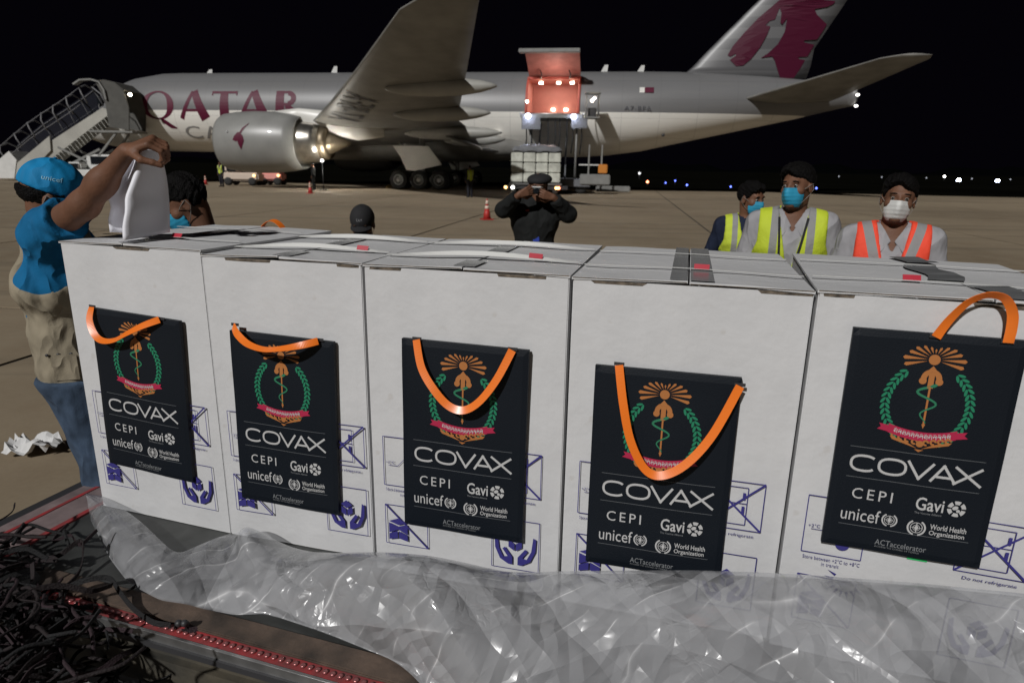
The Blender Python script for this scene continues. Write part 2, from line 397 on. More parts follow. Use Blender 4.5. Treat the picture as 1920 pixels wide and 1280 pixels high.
    # lettering wrapped round the fuselage side
    def wrap(vs, fs, mtl, name, rad=3.115):
        me = mesh_from([(u, v, 0) for u, v in vs], fs, mtl); bm = bmesh.new(); bm.from_mesh(me)
        z = 3.2
        while z < 8.4:
            bmesh.ops.bisect_plane(bm, geom=bm.verts[:] + bm.edges[:] + bm.faces[:], plane_co=(0, z, 0), plane_no=(0, 1, 0)); z += .25
        for v in bm.verts:
            zz = v.co.y; s = max(-.98, min(.98, (zz - 5.6) / 3.1)); v.co = Vector(P(v.co.x, rad * math.cos(math.asin(s)), 5.6 + rad * s))
        bmesh.ops.recalc_face_normals(bm, faces=bm.faces); bm.to_mesh(me); bm.free(); return link(name, me, root)
    def flare(p, pts, w):  # stroke polygon with given half widths
        L = []; Rr = []
        for i, q in enumerate(pts):
            a = np.array(pts[max(i - 1, 0)], float); b = np.array(pts[min(i + 1, len(pts) - 1)], float); d = (b - a) / np.linalg.norm(b - a); nn = np.array([-d[1], d[0]])
            L.append(tuple(np.array(q) + nn * w[i])); Rr.append(tuple(np.array(q) - nn * w[i]))
        for i in range(len(pts) - 1): p.add([L[i], L[i + 1], Rr[i + 1], Rr[i]], [(0, 1, 2, 3)])
    q = Print(); vs = []; fs = []
    for k in range(41):
        a = 2 * math.pi * k / 40; th = .2 + .36 * abs(math.cos(a)) ** 1.5
        co, ci = (1.42, 1.08), (1.42 - th, 1.08 - th * .55)
        vs += [(9.42 + co[0] * math.cos(a), 5.97 + co[1] * math.sin(a)), (9.42 + ci[0] * math.cos(a), 5.97 + ci[1] * math.sin(a))]
    for k in range(40): fs.append((2 * k, 2 * k + 1, 2 * k + 3, 2 * k + 2))
    q.add(vs, fs); flare(q, [(9.5, 5.0), (9.9, 4.7), (10.3, 4.4), (10.75, 4.25)], [.07, .17, .17, .05])
    link_obj = wrap(q.v, q.f, M_maroon, 'title_letter')
    def letA(x0, x1):
        p = Print(); xm = (x0 + x1) / 2 + .1; flare(p, [(x0 + .14, 4.95), (xm - .2, 7.0)], [.17, .13]); flare(p, [(xm - .1, 7.05), (x1 - .3, 4.95)], [.26, .42]); p.rect(x0 + .5, 5.5, x1 - .7, 5.68)
        return p
    p = letA(11.3, 13.8); wrap(p.v, p.f, M_maroon, 'title_letter')
    p = letA(16.35, 18.9); wrap(p.v, p.f, M_maroon, 'title_letter')
    p = Print(); p.rect(14.1, 6.85, 16.25, 7.03); flare(p, [(15.15, 6.9), (15.15, 4.95)], [.32, .42]); p.rect(14.1, 6.7, 14.2, 6.9); p.rect(16.15, 6.7, 16.25, 6.9)
    wrap(p.v, p.f, M_maroon, 'title_letter')
    p = Print(); flare(p, [(19.8, 7.05), (19.8, 4.95)], [.32, .38]); p.ring(20.45, 6.5, .26, .68, -90, 90, 14, .82); p.rect(19.8, 6.87, 20.5, 7.04); p.rect(19.8, 5.95, 20.5, 6.15); flare(p, [(20.35, 6.0), (21.3, 4.95)], [.2, .42])
    wrap(p.v, p.f, M_maroon, 'title_letter')
    vs, fs = fit_text('CARGO', 11.35, 3.5, 19.6, 4.42, spacing=1.15); wrap(vs, fs, M_greytext, 'cargo_lettering')
    vs, fs = fit_text('A7-BFA', 46.1, 5.72, 48.0, 6.02, spacing=1.15); wrap(vs, fs, M_darktext, 'registration')
    p = Print(); p.rect(47.1, 6.95, 47.45, 7.32); wrap(p.v, p.f, whitem, 'flag_white'); p = Print(); p.poly([(47.45, 6.95), (48.1, 6.95), (48.1, 7.32), (47.45, 7.32)]); wrap(p.v, p.f, M_maroon, 'flag_maroon')
    # under-wing registration
    vs, fs = fit_text('A7-BFA', 0, 0, 7.2, 1.9, spacing=1.1)
    d = Vector((.62, 1)).normalized(); e = Vector((-d.y, d.x))
    def uw(u, v):
        x = 27.6 + d.x * u - e.x * v; y = 12.2 + d.y * u - e.y * v
        xl = 21.1 + (y - 3.1) * .66; te = 35.6 + max(0, y - 10.7) * .28; ch = te - xl; z = 3.75 + (y - 3.1) * .10 + max(0, y - 8) ** 2 * .0022
        f = (x - xl) / ch; t = np.interp(f, [0, .02, .08, .2, .38, .6, .8, 1], [0, .28, .52, .8, 1, .82, .45, .03]) * .42 * .1 * ch
        return P(x, y, z - t - .05)
    link('underwing_registration', mesh_from([uw(*v) for v in vs], fs, M_darktext), root)
    # flap track fairings
    for (y, x0, x1, dz) in ((8.3, 31, 38.6, .95), (14.2, 32.2, 38.9, .75), (19.6, 33.6, 40.2, .6), (5.6, 33, 38.4, 1.0)):
        for sgn in (1, -1):
            z = 3.75 + (y - 3.1) * .10 + max(0, y - 8) ** 2 * .0022 - dz * .55; pr = []; m_ = MB(); ptsx = []
            for f, rr in ((0, .04), (.06, .2), (.2, .36), (.45, .44), (.7, .40), (.86, .28), (.95, .15), (1, .05)): ptsx.append((P(x0 + .4 + (x1 - x0 - .9) * f, y * sgn, z + .12 * f), rr))
            m_.tube([a for a, _ in ptsx], [b for _, b in ptsx], 14).build('flap_track_fairing', fairm, root)
    # inboard flap, drooped
    fl = MB()
    for sgn in (1, -1): pass
    fl.box((0, 0, -.07), (2.6, 6.4, .07), Matrix.Translation((34.6, -9.8, 3.55)) @ Matrix.Rotation(R(18), 4, 'Y'), .05); fl.build('flap', wingm, root)
    # engines
    for sgn in (1, -1):
        y = 9.61 * sgn; Mx = Matrix.Translation(P(0, y, 3.02)) @ Matrix.Rotation(R(90), 4, 'Y')
        cowl = MB(); prof = [(1.35, 20.6), (1.52, 19.6), (1.62, 19.2), (1.72, 19.1), (1.84, 19.3), (1.96, 20.2), (2.03, 21.4), (2.0, 22.8), (1.86, 24.0), (1.7, 24.75), (1.62, 24.75), (1.6, 24.2)]
        cowl.lathe(prof, Mx, 40); eng = cowl.build('engine_cowl', engm, root)
        MB().lathe([(1.45, 23.9), (1.42, 24.7), (1.3, 25.6), (1.16, 26.1), (1.1, 26.1)], Mx, 36).build('exhaust_nozzle', nickel, eng)
        MB().lathe([(1.12, 25.9), (1.08, 26.45), (1.0, 26.6)], Mx, 30).build('nozzle_rim', darkm, eng)
        MB().lathe([(.85, 26.2), (.6, 26.9), (.25, 27.7), (.04, 28.1)], Mx, 24).build('exhaust_plug', darkm, eng)
        MB().lathe([(1.36, 20.3), (1.36, 20.5), (.4, 20.4), (.1, 19.9)], Mx, 30).build('fan', M_dark_metal, eng)
        py = MB(); sec = [(22.6, 4.7, .12, .35), (24.5, 4.75, .3, .5), (26.5, 4.35, .33, .75), (28.6, 3.85, .3, .65), (30.4, 3.75, .1, .3)]
        vs = []; fs = []
        for x, z, hw, hh in sec:
            for k in range(12):
                a = 2 * math.pi * k / 12; vs.append(P(x, y + hw * math.cos(a), z + hh * math.sin(a)))
        for i in range(len(sec) - 1):
            for k in range(12): fs.append((i * 12 + k, i * 12 + (k + 1) % 12, (i + 1) * 12 + (k + 1) % 12, (i + 1) * 12 + k))
        fs += [tuple(range(12)), tuple(48 + k for k in range(12))]
        py.add(vs, fs, True).build('engine_pylon', whitem, root)
        if sgn == 1:
            # nacelle emblem: horned head
            pr = Print(); X0, Z0 = 20.85, 3.25
            for pts in ([(0, .1), (.25, .35), (.45, .3), (.62, .12), (.7, -.2), (.55, -.5), (.42, -.75), (.3, -.5), (.22, -.2), (.1, -.25), (-.12, -.15)], [(.35, .3), (.55, .62), (1.0, .95), (.66, .52), (.5, .28)]):
                pr.poly([(X0 + a, Z0 + b) for a, b in pts])
            def nac(u, v):
                r = np.interp(u, [p_[1] for p_ in prof[3:10]], [p_[0] for p_ in prof[3:10]]) + .02; s = (v - 3.02) / r
                return P(u, y + r * math.sqrt(max(0, 1 - s * s)), v)
            me = mesh_from([(u, v, 0) for u, v in pr.v], pr.f, M_maroon); bm = bmesh.new(); bm.from_mesh(me); bmesh.ops.subdivide_edges(bm, edges=bm.edges, cuts=2)
            for v in bm.verts: v.co = Vector(nac(v.co.x, v.co.y))
            bm.to_mesh(me); bm.free(); link('emblem', me, eng)
            for k, (u, v) in enumerate(((20.35, 3.6),)):
                MB().lathe([(.02, 0), (.06, .02), (.02, .05)], Matrix.Translation(nac(u, v)) @ Matrix.Rotation(R(90), 4, 'X'), 8).build('latch', M_alu, eng)
    # main gear: six-wheel bogies
    def wheel(par, x, y, z, r, w=.48):
        Mx = Matrix.Translation(P(x, y, z)) @ Matrix.Rotation(R(90), 4, 'X')
        t = MB().lathe([(r * .58, -w / 2), (r * .9, -w / 2), (r, -w * .3), (r, w * .3), (r * .9, w / 2), (r * .58, w / 2)], Mx, 28).build('tyre', M_rubber, par)
        hb = MB().lathe([(r * .55, w * .5 + .0), (r * .5, w * .5 + .02), (r * .46, w * .42), (r * .25, w * .42), (r * .2, w * .56), (r * .05, w * .6)], Mx, 24)
        hb.lathe([(r * .57, -w * .4), (r * .57, w * .4)], Mx, 24); hb.build('rim', M_white_metal, t)
    for sgn in (1, -1):
        g = MB(); g.tube([P(31.8, 5.5 * sgn, 4.0), P(31.8, 5.5 * sgn, .8)], .19, 12); g.tube([P(31.8, 5.5 * sgn, 1.6), P(29.6, 4.2 * sgn, 3.4)], .09); g.beam(P(30.1, 5.5 * sgn, .68), P(33.5, 5.5 * sgn, .68), .28)
        gp = g.build('landing_gear', M_grey_metal, root)
        for x in (30.25, 31.75, 33.25):
            for dy in (-.72, .72): wheel(gp, x, (5.5 + dy) * sgn, .67, .67)
        dr = MB(); dr.add([P(30.0, 6.75 * sgn, 3.0), P(32.6, 6.75 * sgn, 3.0), P(33.6, 6.9 * sgn, 1.75), P(31.6, 6.9 * sgn, 1.3), P(31.0, 6.9 * sgn, 1.35), P(30.6, 6.85 * sgn, 2.2)] + [P(30.0, 6.67 * sgn, 3.0), P(32.6, 6.67 * sgn, 3.0), P(33.6, 6.82 * sgn, 1.75), P(31.6, 6.82 * sgn, 1.3), P(31.0, 6.82 * sgn, 1.35), P(30.6, 6.77 * sgn, 2.2)],
            [(0, 1, 2, 3, 4, 5), (11, 10, 9, 8, 7, 6)] + [(i, (i + 1) % 6, 6 + (i + 1) % 6, 6 + i) for i in range(6)])
        dr.build('gear_door', whitem, root)
    g = MB(); g.tube([P(6, 0, 2.9), P(6, 0, .6)], .13, 10); gp = g.build('nose_gear', M_grey_metal, root)
    for dy in (-.35, .35): wheel(gp, 6, dy, .53, .53, .35)
    # cargo door opening: lined hold behind the hole
    lining = mat('pink_hold_lining', (.48, .22, .18), .6, noise=.15, nscale=1.2); frame_m = mat('red_door_frame', (.42, .085, .06), .5)
    h = MB(); x0, x1, z0, z1 = 38.95, 42.85, 5.36, 8.0
    h.add([P(x0, 2.9, z0), P(x1, 2.9, z0), P(x1, -1.4, z0), P(x0, -1.4, z0), P(x0, 1.8, z1), P(x1, 1.8, z1), P(x1, -1.4, z1), P(x0, -1.4, z1)], [(0, 1, 2, 3), (3, 2, 6, 7), (4, 7, 6, 5), (0, 3, 7, 4), (1, 5, 6, 2)])
    hold = h.build('cargo_hold', lining, root)
    fr = MB()
    for xx in (38.98, 42.82):
        fr.tube([P(xx, 3.08 * math.cos(R(a)), 5.6 + 3.08 * math.sin(R(a))) for a in range(-4, 54, 6)], .1, 6)
    fr.beam(P(38.9, 1.83, 8.06), P(42.9, 1.83, 8.06), .2, .16); fr.beam(P(38.9, 3.08, 5.36), P(42.9, 3.08, 5.36), .12, .12)
    fr.build('door_frame', frame_m, root)
    for xx, zz, yy in ((39.9, 7.75, 1.6), (41.2, 7.75, 1.6), (42.2, 7.75, 1.6), (40.6, 6.1, -1.2), (41.6, 6.1, -1.2)):
        MB().box((xx - .14, -yy - .06, zz - .08), (xx + .14, -yy + .02, zz + .08)).build('hold_lamp', M_lamppink, hold)
    d = bpy.data.lights.new('hold_light', 'AREA'); d.energy = 100; d.size = 2.2; d.color = (1, .80, .70)
    lo = bpy.data.objects.new('hold_light', d); C.objects.link(lo); lo.parent = root; lo.location = P(40.9, .7, 7.9)
    d2 = bpy.data.lights.new('door_light', 'POINT'); d2.energy = 70; d2.color = (1, .72, .62); d2.shadow_soft_size = .3
    l2 = bpy.data.objects.new('door_light', d2); C.objects.link(l2); l2.parent = root; l2.location = P(41, 3.3, 7.6)
    # the raised door leaf: curved panel hinged at the crown of the fuselage
    dm = mat('door_inner_lining', (.44, .20, .17), .6, noise=.2, nscale=2)
    leaf = MB(); vs = []; k_ = 9
    hx, hz = 1.85, 8.15
    for t in range(k_):
        f = t / (k_ - 1); yy = hx - .1 + 2.55 * f; zz = hz + 1.25 * f ** .8
        for xx in (39.0, 42.8): vs.append(P(xx, yy, zz))
    nf = [(2 * i, 2 * i + 1, 2 * i + 3, 2 * i + 2) for i in range(k_ - 1)]
    leaf.add(vs, nf); leaf.build('cargo_door', dm, root)
    lo2 = MB(); vs2 = [(a, b + .16, c) for a, b, c in vs]; lo2.add(vs2, [f[::-1] for f in nf]); lo2.build('cargo_door_skin', whitem, root)
    MB().box((38.6, -4.75, 9.36), (42.85, -4.2, 9.62), bev=.03).build('door_edge', M_grey_metal, root)
    for xx in (39.9, 42.0): MB().tube([P(xx, 1.9, 8.0), P(xx + .12, 2.5, 8.2), P(xx, 2.6, 8.5)], .05).build('door_actuator', M_dark_metal, root)
    # antennas, tail cone lights, windows, outflow details
    for x, hh in ((22.8, .5), (44.2, .5), (46.9, .45), (12, .3)): MB().add([P(x, -.04, 8.68), P(x + .5, -.04, 8.68), P(x + .55, -.04, 8.7 + hh), P(x + .3, -.04, 8.7 + hh), P(x, .04, 8.68), P(x + .5, .04, 8.68), P(x + .55, .04, 8.7 + hh), P(x + .3, .04, 8.7 + hh)], [(3, 2, 1, 0), (4, 5, 6, 7), (0, 1, 5, 4), (1, 2, 6, 5), (2, 3, 7, 6), (3, 0, 4, 7)]).build('antenna', M_white_metal, root)
    for z, yy in ((7.75, .4), (7.0, .42), (6.25, .4)): MB().lathe([(.02, 0), (.11, .03), (.11, .1), (.02, .14)], Matrix.Translation(P(62.55, yy, z)), 10).build('tail_light', M_lampw, root)
    MB().lathe([(.3, 0), (.3, .16), (.2, .1)], Matrix.Translation(P(62.45, .1, 6.9)) @ Matrix.Rotation(R(90), 4, 'Y'), 18).build('auxiliary_exhaust', M_dark_metal, root)
    MB().lathe([(.12, 0), (.12, .05), (.02, .06)], Matrix.Translation(P(49.0, 2.35, 4.1)) @ Matrix.Rotation(R(90), 4, 'X'), 10).build('outflow_vent', M_dark_metal, root)
    for x, z in ((31.0, 1.95),): pass
    for x, y, z in ((36.9, 2.8, 4.1), (35.7, 2.8, 3.9)): MB().lathe([(.02, 0), (.07, .03), (.02, .08)], Matrix.Translation(P(x, 2.95, z)) @ Matrix.Rotation(R(90), 4, 'X'), 8).build('beacon', M_lampw, root)
    for x in (7.1,):
        MB().box((6.35, -3.08, 5.2), (7.3, -2.85, 7.1), bev=.06).build('crew_door', engm, root)
    wb = MB()
    for i in range(3): wb.box((1.9 + i * .8, -2.15 - i * .25, 6.1), (2.5 + i * .8, -1.75 - i * .25, 6.7))
    wb.build('cockpit_window', M_glass, root)
    return root
aircraft()

# ------------------------------------------------------------------ distant airfield lights
def light_post(px, py, dist, hh, m_, r, label, group=None, cat='lamp'):
    p = at(px, py, dist); e = empty('airfield_light', (p.x, p.y, 0), 0, label, cat, group)
    z = max(p.z, .25)
    MB().tube([(0, 0, -.02), (0, 0, z - r * .6)], max(.02, r * .25), 6).build('post', M_dark_metal, e)
    MB().lathe([(r * .3, -r), (r * .85, -r * .6), (r, 0), (r * .7, r * .7), (r * .15, r)], Matrix.Translation((0, 0, z)), 10).build('lamp_head', m_, e)
    return e
light_post(1797, 341, 180, 1, M_lampb, .5, 'bright white floodlight left of its twin on the far right horizon', 'floodlights on the horizon')
light_post(1870, 342, 180, 1, M_lampb, .5, 'bright white floodlight at the far right end of the horizon', 'floodlights on the horizon')
light_post(1771, 331, 180, 1, M_lampw, .26, 'small white light just left above the two bright floodlights', 'small lights on the horizon')
for x, y, t in ((1248, 343, 'blue taxiway light just right of the red light'), (1266, 339, 'dim blue taxiway light second from the red light'), (1288, 347, 'blue taxiway light third from the red light'), (1370, 351, 'blue taxiway light left of the men in yellow vests'), (1530, 358, 'blue taxiway light right of the tallest masked man')):
    light_post(x, y, 62 if y > 345 else 75, .3, M_lampblue, .085, t, 'blue taxiway lights')
light_post(1214, 341, 70, .3, M_lampr, .13, 'red light glowing at the dark edge of the apron')
light_post(1199, 325, 110, .3, mat('dim_lamp', (.3, .3, .3), emit=(1, 1, 1), estr=1.5), .2, 'dim white light above the red light beyond the apron', 'small lights on the horizon')
for x, y, t in ((1572, 338, 'faint white light between the tallest masked man and the man in orange'), (1652, 340, 'faint white light beside the ear of the man in orange'), (1735, 345, 'faint white light just right of the man in orange'), (1820, 347, 'faint white light between the two bright floodlights'), (1892, 348, 'faint white light right of the last bright floodlight')):
    light_post(x, y, 260, 1, mat('faint_lamp', (.3, .3, .3), emit=(.8, .85, 1), estr=.5), .24, t, 'small lights on the horizon')

# ------------------------------------------------------------------ traffic cones
cone_me = None
def make_cone():
    e = empty('traffic_cone', (0, 0, 0)); red = mat('cone_red', (.42, .03, .025), .5); wh = mat('cone_reflective_band', (.75, .6, .5), .4)
    MB().box((-.19, -.19, 0), (.19, .19, .035), bev=.01).build('base', red, e)
    def rr(z): return .13 - (.13 - .025) * (z - .03) / .64
    MB().lathe([(rr(.03), .03), (rr(.35), .35)], None, 20).build('cone_body', red, e)
    for i, (a, b, m_) in enumerate(((.35, .45, wh), (.45, .5, red), (.5, .62, wh), (.62, .67, red))):
        MB().lathe([(rr(a), a), (rr(b), b)], None, 20).build('band', m_, e)
    return e
cone = make_cone()
for i, (x, y, lab) in enumerate(((913, 412, 'red and white traffic cone nearest the photographer in black'), (582, 363, 'small red and white traffic cone behind the jet engine'), (386, 346, 'far traffic cone left of the engine beside the worker in yellow'), (788, 355, 'traffic cone standing against the main landing gear wheels'))):
    c = cone if i == 0 else copy_tree(cone); p = at(x, y, z=0); c.location = p; c.rotation_euler = (0, 0, .3 + i); c['label'] = lab; c['category'] = 'traffic cone'; c['group'] = 'traffic cones on the apron'
for x, y, lab in ((729, 352, 'yellow wheel chock in front of the foremost landing gear wheel'), (830, 353, 'yellow wheel chock behind the rearmost landing gear wheel')):
    p = at(x, y, z=0); w = MB().add([(-.2, -.35, 0), (.2, -.35, 0), (.2, .35, 0), (-.2, .35, 0), (0, -.35, .22), (0, .35, .22)], [(3, 2, 1, 0), (0, 1, 4), (2, 3, 5), (0, 4, 5, 3), (1, 2, 5, 4)]).build('wheel_chock', mat('yellow_paint', (.6, .4, .1), .5), label=lab, cat='wheel chock', group='wheel chocks'); w.location = p

# ------------------------------------------------------------------ passenger stairs truck (left)
def stairs():
    p0 = at(5, 330, Y=54); YY = 53.5
    e = empty('boarding_stairs', (p0.x, YY, 0), 0, 'covered mobile boarding stairs leading up to the jet nose', 'boarding stairs')
    x_ = lambda px, py: (at(px, py, Y=YY).x - p0.x, at(px, py, Y=YY).z)
    pan = mat('stair_side_panel', (.42, .41, .37), .5, noise=.2, nscale=.7)
    def side(pts, y0, y1, name, m_):
        vs = [(x, y, z) for y in (y0, y1) for x, z in pts]; n = len(pts)
        return MB().add(vs, [tuple(range(n)), tuple(range(2 * n - 1, n - 1, -1))] + [(i, n + i, n + (i + 1) % n, (i + 1) % n) for i in range(n)]).build(name, m_, e)
    lo = [x_(*q) for q in ((42, 333), (112, 256), (112, 276), (64, 333))]
    up = [x_(*q) for q in ((100, 270), (205, 205), (214, 208), (214, 218), (112, 290), (70, 332))]
    side([x_(*q) for q in ((40, 333), (38, 316), (110, 256), (112, 283), (64, 333))], -1.05, -.95, 'lower_side_panel', pan)
    side([x_(*q) for q in ((100, 272), (205, 204), (214, 207), (214, 219), (66, 332), (50, 332))], -.9, -.82, 'upper_side_panel', pan)
    side([x_(*q) for q in ((100, 272), (205, 204), (214, 207), (214, 219), (66, 332), (50, 332))], .82, .9, 'upper_side_panel', pan)
    side([x_(*q) for q in ((6, 334), (8, 308), (36, 284), (50, 300), (46, 334))], -1.1, 1.1, 'entrance_panel', M_white_metal)
    # steps, each its own tread
    (xa, za), (xb, zb) = x_(62, 322), x_(204, 210)
    for i in range(26):
        f = i / 25; MB().box((xa - .45 + (xb - xa) * f, -.8, za + (zb - za) * f), (xa - .45 + (xb - xa) * f + .32, .8, za + (zb - za) * f + .04)).build('tread', M_grey_metal, e)
    # canopy hoops and rails
    tops = [(12, 268), (38, 246), (62, 226), (88, 208), (110, 194), (134, 178), (158, 160), (180, 158)]
    bots = [(22, 300), (52, 276), (76, 258), (98, 272 - 26), (120, 232), (146, 216), (172, 196), (208, 200)]
    hl = mat('canopy_hoop', (.16, .16, .17), .5)
    for (a, b) in zip(tops, bots):
        (x0, z0), (x1, z1) = x_(*b), x_(*a)
        MB().tube([(x0 + .3, -1, z0), (x0 - .05, -1, z0 + (z1 - z0) * .5), (x1 + .1, -.85, z1 - .25), (x1 + .1, 0, z1), (x1 + .1, .85, z1 - .25), (x0 - .05, 1, z0 + (z1 - z0) * .5), (x0 + .3, 1, z0)], .055, 6).build('canopy_hoop', hl, e)
    for dz, yy in ((-.3, -.9), (-1.5, -1.0), (-.3, .9), (-1.5, 1.0)):
        pts = [(x_(*a)[0] + .1, yy, x_(*a)[1] + dz) for a in tops[:-1]]; MB().tube(pts, .03, 6).build('canopy_rail', hl, e)
    pts = [(x_(*a)[0], -1, x_(*a)[1]) for a in ((20, 298), (60, 275), (100, 250), (140, 222), (175, 196))]
    # dark netting cloth behind the hoops
    cl = mat('dark_canopy_film', (.012, .013, .02), .25)
    vs = []; 
    for a in tops[:-1]:
        X, Z = x_(*a); vs += [(X + .15, .93, Z - .1), (X + .35, 1.0, Z - 2.2)]
    MB().add(vs, [(2 * i, 2 * i + 1, 2 * i + 3, 2 * i + 2) for i in range(6)]).build('canopy_film', cl, e)
    # top platform hood: curved grey hood at the door
    hood = mat('hood_canvas', (.085, .083, .075), .75, noise=.2, nscale=2)
    arc = [x_(*q) for q in ((158, 162), (170, 154), (190, 153), (205, 158), (214, 172), (218, 190))]
    rim = MB().ribbon([(x, -1.12, z) for x, z in arc], (0, 1, 0), .5, .12); rim.build('hood_rim', M_grey_metal, e)
    side([x_(*q) for q in ((196, 156), (212, 155), (232, 160), (248, 174), (258, 205), (258, 246), (222, 240), (214, 190))], -1.2, -1.1, 'hood_side', hood)
    side([x_(*q) for q in ((196, 156), (212, 155), (232, 160), (248, 174), (258, 205), (258, 246), (222, 240), (214, 190))], 1.1, 1.2, 'hood_side', hood)
    arc2 = [x_(*q) for q in ((196, 156), (212, 154), (232, 159), (249, 173))]
    MB().ribbon([(x, 0, z) for x, z in arc2], (0, 1, 0), 2.4, .06).build('hood_roof', hood, e)
    (xl, zl) = x_(258, 183); MB().lathe([(.05, 0), (.14, .05), (.1, .2)], Matrix.Translation((xl, -1.0, zl)), 10).build('hood_lamp', M_lamppink, e)
    # platform deck, supports and chassis
    (xp, zp) = x_(215, 246); MB().box((xp - 1.3, -1.1, zp - .15), (xp + 2.0, 1.1, zp)).build('platform', M_grey_metal, e)
    (xc, zc) = x_(205, 322)
    ch = MB().box((xc - 7.2, -1.0, .55), (xc + 1.6, 1.0, .8), bev=.03); ch.build('chassis', M_white_metal, e)
    sp = MB()
    for yy in (-.9, .9):
        sp.beam((xc - 3.5, yy, .8), (xp - .8, yy, zp - 1.4), .16); sp.beam((xc + .5, yy, .8), (xc - 3.2, yy, 2.6), .14); sp.beam((xc - 1.2, yy, .8), (xp + .6, yy, zp - .2), .14)
    sp.build('support_strut', M_grey_metal, e)
    cab = MB().box((xc - 1.1, -1.05, .75), (xc + 1.1, 1.05, 2.1), bev=.12).build('cab', M_white_metal, e)
    MB().box((xc - .7, -1.075, 1.35), (xc + .7, -1.045, 1.95)).build('side_window', M_glass, cab)
    for wx in (xc - 5.6, xc + .2):
        for yy in (-1.05, 1.05):
            w = MB().lathe([(.22, -.12), (.44, -.12), (.46, 0), (.44, .12), (.22, .12)], Matrix.Translation((wx, yy, .46)) @ Matrix.Rotation(R(90), 4, 'X'), 18).build('wheel', M_rubber, e)
            MB().lathe([(.22, -.13), (.2, .13)], Matrix.Translation((wx, yy, .46)) @ Matrix.Rotation(R(90), 4, 'X'), 14).build('rim', M_white_metal, w)
stairs()

# ------------------------------------------------------------------ main deck loader with raised bridge
def loader():
    c = at(1035, 350, Y=46); e = empty('cargo_loader', (c.x, 46.5, 0), R(-4), 'tall scissor lift cargo loader reaching up to the open cargo door', 'cargo loader')
    g = M_grey_metal; yl = mat('loader_grey_blue', (.16, .165, .18), .5, noise=.3, nscale=2)
    MB().box((-2.4, -1.6, .45), (2.6, 4.4, .95), bev=.05).build('chassis', yl, e)
    MB().box((-2.3, .2, 4.95), (2.0, 4.6, 5.2), bev=.03).build('bridge_platform', g, e)
    for x in (-2.3, 2.0):
        MB().box((x - .08, .2, 5.2), (x + .08, 4.6, 5.32)).build('side_guide', M_white_metal, e)
    for k in range(9): MB().tube([(-2.1, .5 + k * .45, 5.24), (1.8, .5 + k * .45, 5.24)], .05, 8).build('roller', M_alu, e)
    # scissor arms
    for x in (-1.6, -1.0, .9, 1.6):
        for (y0, z0, y1, z1) in ((.6, .95, 4.0, 2.95), (4.0, .95, .6, 2.95), (.6, 2.95, 4.0, 4.95), (4.0, 2.95, .6, 4.95)):
            MB().beam((x, y0, z0), (x + .03, y1, z1), .09, .2).build('scissor_arm', yl, e)
    for x in (-1.9, -.4, .1, .4, .9, 1.3, 1.9): MB().tube([(x, .5, 4.95), (x + .06, .42, 3.6), (x - .05, .5, 2.6 + .2 * math.sin(x * 5))], .045, 6).build('hydraulic_hose', M_black, e)
    for x, s in ((-1.6, 1), (1.6, 1)): MB().tube([(x, .6, .9), (x, .6, 5)], .08, 8).build('lift_column', g, e)
    # side catwalk skirt
    MB().box((-2.2, .1, 4.2), (-.9, .2, 4.95)).build('skirt_panel', yl, e); MB().box((1.2, .1, 4.3), (2.3, .2, 4.95)).build('skirt_panel', yl, e)
    # operator cab on the right
    cab = MB(); cab.box((2.15, .4, 5.0), (3.1, 1.7, 5.1)); 
    for x in (2.2, 3.05):
        for y in (.45, 1.65): cab.tube([(x, y, 5.1), (x, y, 6.6)], .04, 6)
    cab.box((2.1, .35, 6.6), (3.15, 1.75, 6.68)); cab.build('operator_cab', M_grey_metal, e)
    MB().box((2.3, .9, 5.1), (2.9, 1.4, 5.7), bev=.05).build('control_console', M_dark_metal, e)
    for x in (-1.75, 1.35):
        b = MB().lathe([(.06, 0), (.17, .05), (.17, .12), (.1, .14)], Matrix.Translation((x, .1, 5.05)) @ Matrix.Rotation(R(90), 4, 'X'), 14).build('work_lamp', M_lampb, e)
    for x, z in ((-1.85, 6.0), (2.55, 6.1), (2.7, 6.25)): MB().lathe([(.03, 0), (.1, .04), (.05, .1)], Matrix.Translation((x, .3, z)) @ Matrix.Rotation(R(90), 4, 'X'), 10).build('cab_lamp', M_lamppink, e)
    d = bpy.data.lights.new('work_light', 'SPOT'); d.energy = 40; d.color = (.75, .8, 1); d.spot_size = R(150); d.shadow_soft_size = .1
    for x in (-1.75, 1.35):
        l = bpy.data.objects.new('work_light', d); C.objects.link(l); l.parent = e; l.location = (x, -.1, 5.0); l.rotation_euler = (R(35), 0, 0)
    # front main platform with rails
    for x in (2.45, 3.3): MB().beam((x, -1.3, .9), (x, -1.3, 3.2), .1).build('mast', g, e)
    MB().beam((1.8, -1.3, 1.9), (3.6, -1.3, 1.9), .08).build('rail', M_white_metal, e)
    MB().box((3.1, -1.5, 1.35), (3.7, -1.2, 1.95), bev=.05).build('amber_box', mat('amber_plastic', (.55, .2, .03), .5), e)
    MB().box((1.9, -1.7, .6), (3.9, -.4, 1.3), bev=.06).build('engine_housing', g, e)
    for wx in (-1.8, 2.0):
        for yy in (-1.2, 3.8):
            w = MB().lathe([(.2, -.15), (.42, -.15), (.44, 0), (.42, .15), (.2, .15)], Matrix.Translation((wx, yy, .44)) @ Matrix.Rotation(R(90), 4, 'X'), 18).build('wheel', M_rubber, e)
    return e
loader()
